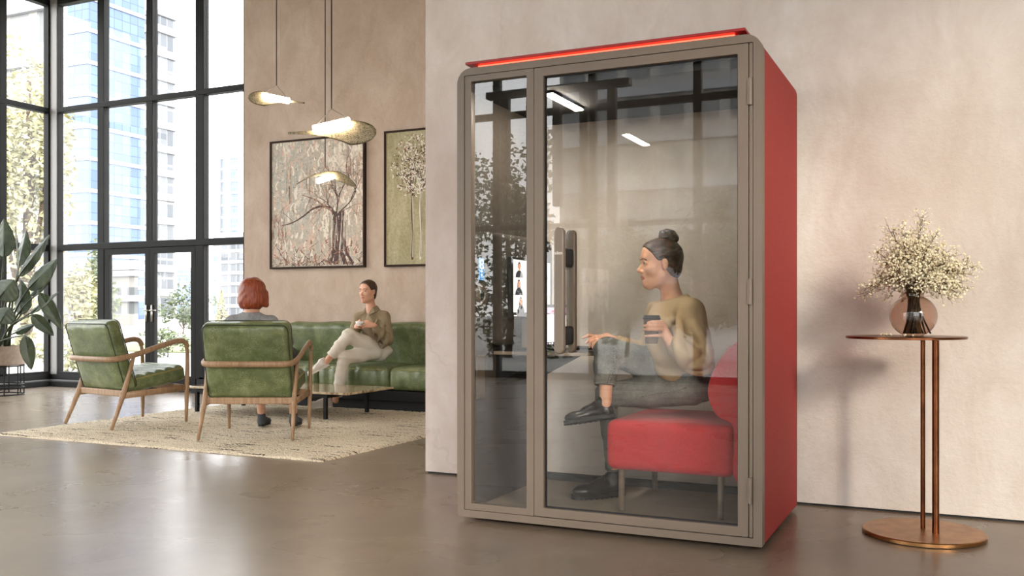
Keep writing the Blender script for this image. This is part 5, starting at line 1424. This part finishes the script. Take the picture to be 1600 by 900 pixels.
# trees: crown of many leaves on a trunk
M['bark'] = pmat('bark', g((74, 62, 52)), g((96, 82, 68)), rough=.95, scale=12)
M['leaf_yellow'] = pmat('yellow_green_leaves', g((140, 138, 104)), g((170, 166, 132)), rough=.7, scale=9)
M['leaf_green'] = pmat('fresh_green_leaves', g((92, 102, 74)), g((120, 128, 96)), rough=.7, scale=9)
M['leaf_dark'] = pmat('deep_green_leaves', g((62, 74, 50)), g((88, 98, 68)), rough=.7, scale=9)
def tree(label, x, y, h, r, mat, n=1400, ls=.22, trunk=.35, seed=1, name='tree', cone=False, group='trees outside the windows'):
    q = random.Random(seed); t = thing(name, label, name if name != 'shrub' else 'shrub', (x, y, -.13), group)
    mb = MB(); zc = h * (1 + trunk) / 2; hz = h * (1 - trunk) / 2
    blobs = [(q.gauss(0, .45) * r, q.gauss(0, .45) * r, zc + q.gauss(0, .45) * hz, q.uniform(.35, .6)) for _ in range(14)]
    for i in range(n):
        bx_, by_, bz_, br_ = q.choice(blobs); d = unit(V(q.gauss(0, 1), q.gauss(0, 1), q.gauss(0, 1))) * br_ * q.random() ** .4
        c = V(x + bx_ + d[0] * r, y + by_ + d[1] * r, bz_ + d[2] * hz - .13)
        if cone:
            zz = q.random(); a = q.uniform(0, 2 * PI); rr = r * (1 - zz) * q.random() ** .4; c = V(x + rr * math.cos(a), y + rr * math.sin(a), h * (trunk + (1 - trunk) * zz))
        a_ = unit(V(q.gauss(0, 1), q.gauss(0, 1), q.gauss(0, .6))); b_ = unit(np.cross(a_, V(q.gauss(0, 1), q.gauss(0, 1), q.gauss(0, 1)))); s_ = ls * q.uniform(.6, 1.3)
        mb.add([c - a_ * s_, c + b_ * s_ * .45, c + a_ * s_, c - b_ * s_ * .45], [(0, 1, 2, 3)])
    mb.build('foliage', mat, t)
    tr = MB(); tr.tube([V(x, y, -.13), V(x + .02 * h, y, h * trunk), V(x, y + .02 * h, h * .8)], [.022 * h, .016 * h, .006 * h], 8)
    for b in blobs[:7]: tr.tube([V(x + .01 * h, y, h * trunk * .9), V(x + b[0] * .6, y + b[1] * .6, b[2] * .85), V(x + b[0], y + b[1], b[2])], [.009 * h, .006 * h, .002 * h], 6)
    tr.build('trunk', M['bark'], t, smooth=True); return t
def tpx(px, D): x, y, _ = at(px, D, 0); return x, y
x, y = tpx(36, 24); tree('tall yellow-green tree outside the left window', x, y, 8.6, .95, M['leaf_yellow'], 5000, .10, .12, 1)
x, y = tpx(-60, 30); tree('broad tree outside the left window at the edge of view', x, y, 9.5, 1.5, M['leaf_yellow'], 4500, .12, .2, 2)
x, y = tpx(122, 26); tree('pale yellow young tree beside the corner post', x, y, 2.5, .62, M['leaf_yellow'], 1200, .09, .2, 3)
x, y = tpx(158, 34); tree('small grey-green tree behind the fixed pane left of the door', x, y, 2.9, .7, M['leaf_green'], 900, .11, .2, 4)
x, y = tpx(286, 48); tree('dark shrub by the street seen through the right door leaf', x, y, 1.9, 1.2, M['leaf_dark'], 1000, .12, .05, 5, 'shrub')
x, y = tpx(262, 24); tree('low rounded shrub just outside the right door leaf', x, y, .75, .45, M['leaf_green'], 700, .06, .05, 6, 'shrub')
x, y = tpx(346, 60); tree('small pale conifer left of the red-haired person', x, y, 2.3, .5, M['leaf_yellow'], 800, .1, .08, 7, 'tree', True)
x, y = tpx(105, 17); tree('loose grassy shrub at the foot of the corner window', x, y, .72, .5, M['leaf_yellow'], 600, .06, .05, 8, 'shrub')
# beyond the glass behind the viewer, mirrored in the booth glass
for i, (x, y, h, r) in enumerate(((-10.2, -13, 5.0, 1.1), (-7.6, -14.5, 3.0, 1.0), (-5.2, -12.6, 2.8, 1.0), (-2.6, -14, 3.8, 1.1), (.6, -13, 4.4, 1.2), (-13.6, -16, 5.6, 1.5))):
    tree(('bushy green tree behind the viewer', 'tall green tree behind the viewer', 'round tree close behind the viewer', 'leafy tree behind the viewer', 'tree at the right behind the viewer', 'dark tree at the left behind the viewer')[i], x, y, h, r, M['leaf_green'] if i % 2 else M['leaf_dark'], 4200, .09, .2, 20 + i, group='trees behind the viewer')
ob = thing('building', 'white gridded apartment block behind the viewer', 'building', (-9, -50, -.13), 'buildings behind the viewer')
MB().box(-24, -58, -.13, 3, -50, 21).build('facade', M['fac_pale'], ob, origin=(-9, -50, -.13))
for i in range(1, 7): MB().box(-24.2, -58, i * 3 - .3, 3.2, -49.7, i * 3 + .3).build('floor_slab', M['slab_white'], ob)

# ------------------------------------------------------------------ light and camera
w = bpy.data.worlds.new('sky'); sc.world = w; w.use_nodes = True
nt = w.node_tree; bg = nt.nodes['Background']
tc = nd(nt, 'ShaderNodeTexCoord'); sp = nd(nt, 'ShaderNodeSeparateXYZ'); nt.links.new(tc.outputs['Generated'], sp.inputs[0])
col = ramp(nt, sp.outputs[2], [(0.0, (1.0, .97, .935)), (.12, (1.0, .985, .965)), (.5, (.97, .975, .985)), (1., (.92, .95, 1.0))])
nt.links.new(col, bg.inputs[0]); bg.inputs[1].default_value = SKY = 3.1
sd_ = V(.63, -.77, 0) ; el = math.radians(20)
sdir = unit(sd_) * math.cos(el) + V(0, 0, math.sin(el))
L = bpy.data.lights.new('sun', 'SUN'); L.energy = 1.9; L.angle = math.radians(10); L.color = (1., .88, .74)
so_ = bpy.data.objects.new('sun', L); C.objects.link(so_)
from mathutils import Vector
so_.rotation_euler = Vector(sdir.tolist()).to_track_quat('Z', 'Y').to_euler()
def portal(name, loc, sx, sy, normal):
    l = bpy.data.lights.new(name, 'AREA'); l.shape = 'RECTANGLE'; l.size = sx; l.size_y = sy; l.cycles.is_portal = True
    o = bpy.data.objects.new(name, l); C.objects.link(o); o.location = loc
    o.rotation_euler = Vector(normal).to_track_quat('-Z', 'Y').to_euler()
portal('daylight_left', (XL - .2, 2.1, 2.7), 14.4, 5.4, (1, 0, 0)); portal('daylight_back', (-9.8, YB + .25, 2.7), 3.5, 5.4, (0, -1, 0))
portal('daylight_right', (XR + .25, -2.2, 2.7), 5.7, 5.4, (-1, 0, 0)); portal('daylight_front', (-3.4, YF - .25, 2.6), 16.2, 5.2, (0, 1, 0))
cam = bpy.data.cameras.new('camera'); co = bpy.data.objects.new('camera', cam); C.objects.link(co)
cam.sensor_width = 36; cam.lens = 36 * F / 1600; cam.shift_y = (HY - 450) / 1600; cam.clip_end = 2000; cam.clip_start = .05
co.location = (0, 0, CAM_H); co.rotation_euler = (PI / 2, 0, TH)
sc.camera = co
sc.view_settings.view_transform = 'Standard'; sc.view_settings.look = 'None'; sc.view_settings.gamma = 1; sc.view_settings.use_curve_mapping = False
sc.view_settings.exposure = 1.26
cy = sc.cycles
cy.use_denoising = True; cy.max_bounces = 8; cy.diffuse_bounces = 4; cy.glossy_bounces = 4; cy.transmission_bounces = 4; cy.transparent_max_bounces = 24
cy.caustics_reflective = False; cy.caustics_refractive = False; cy.sample_clamp_indirect = 6
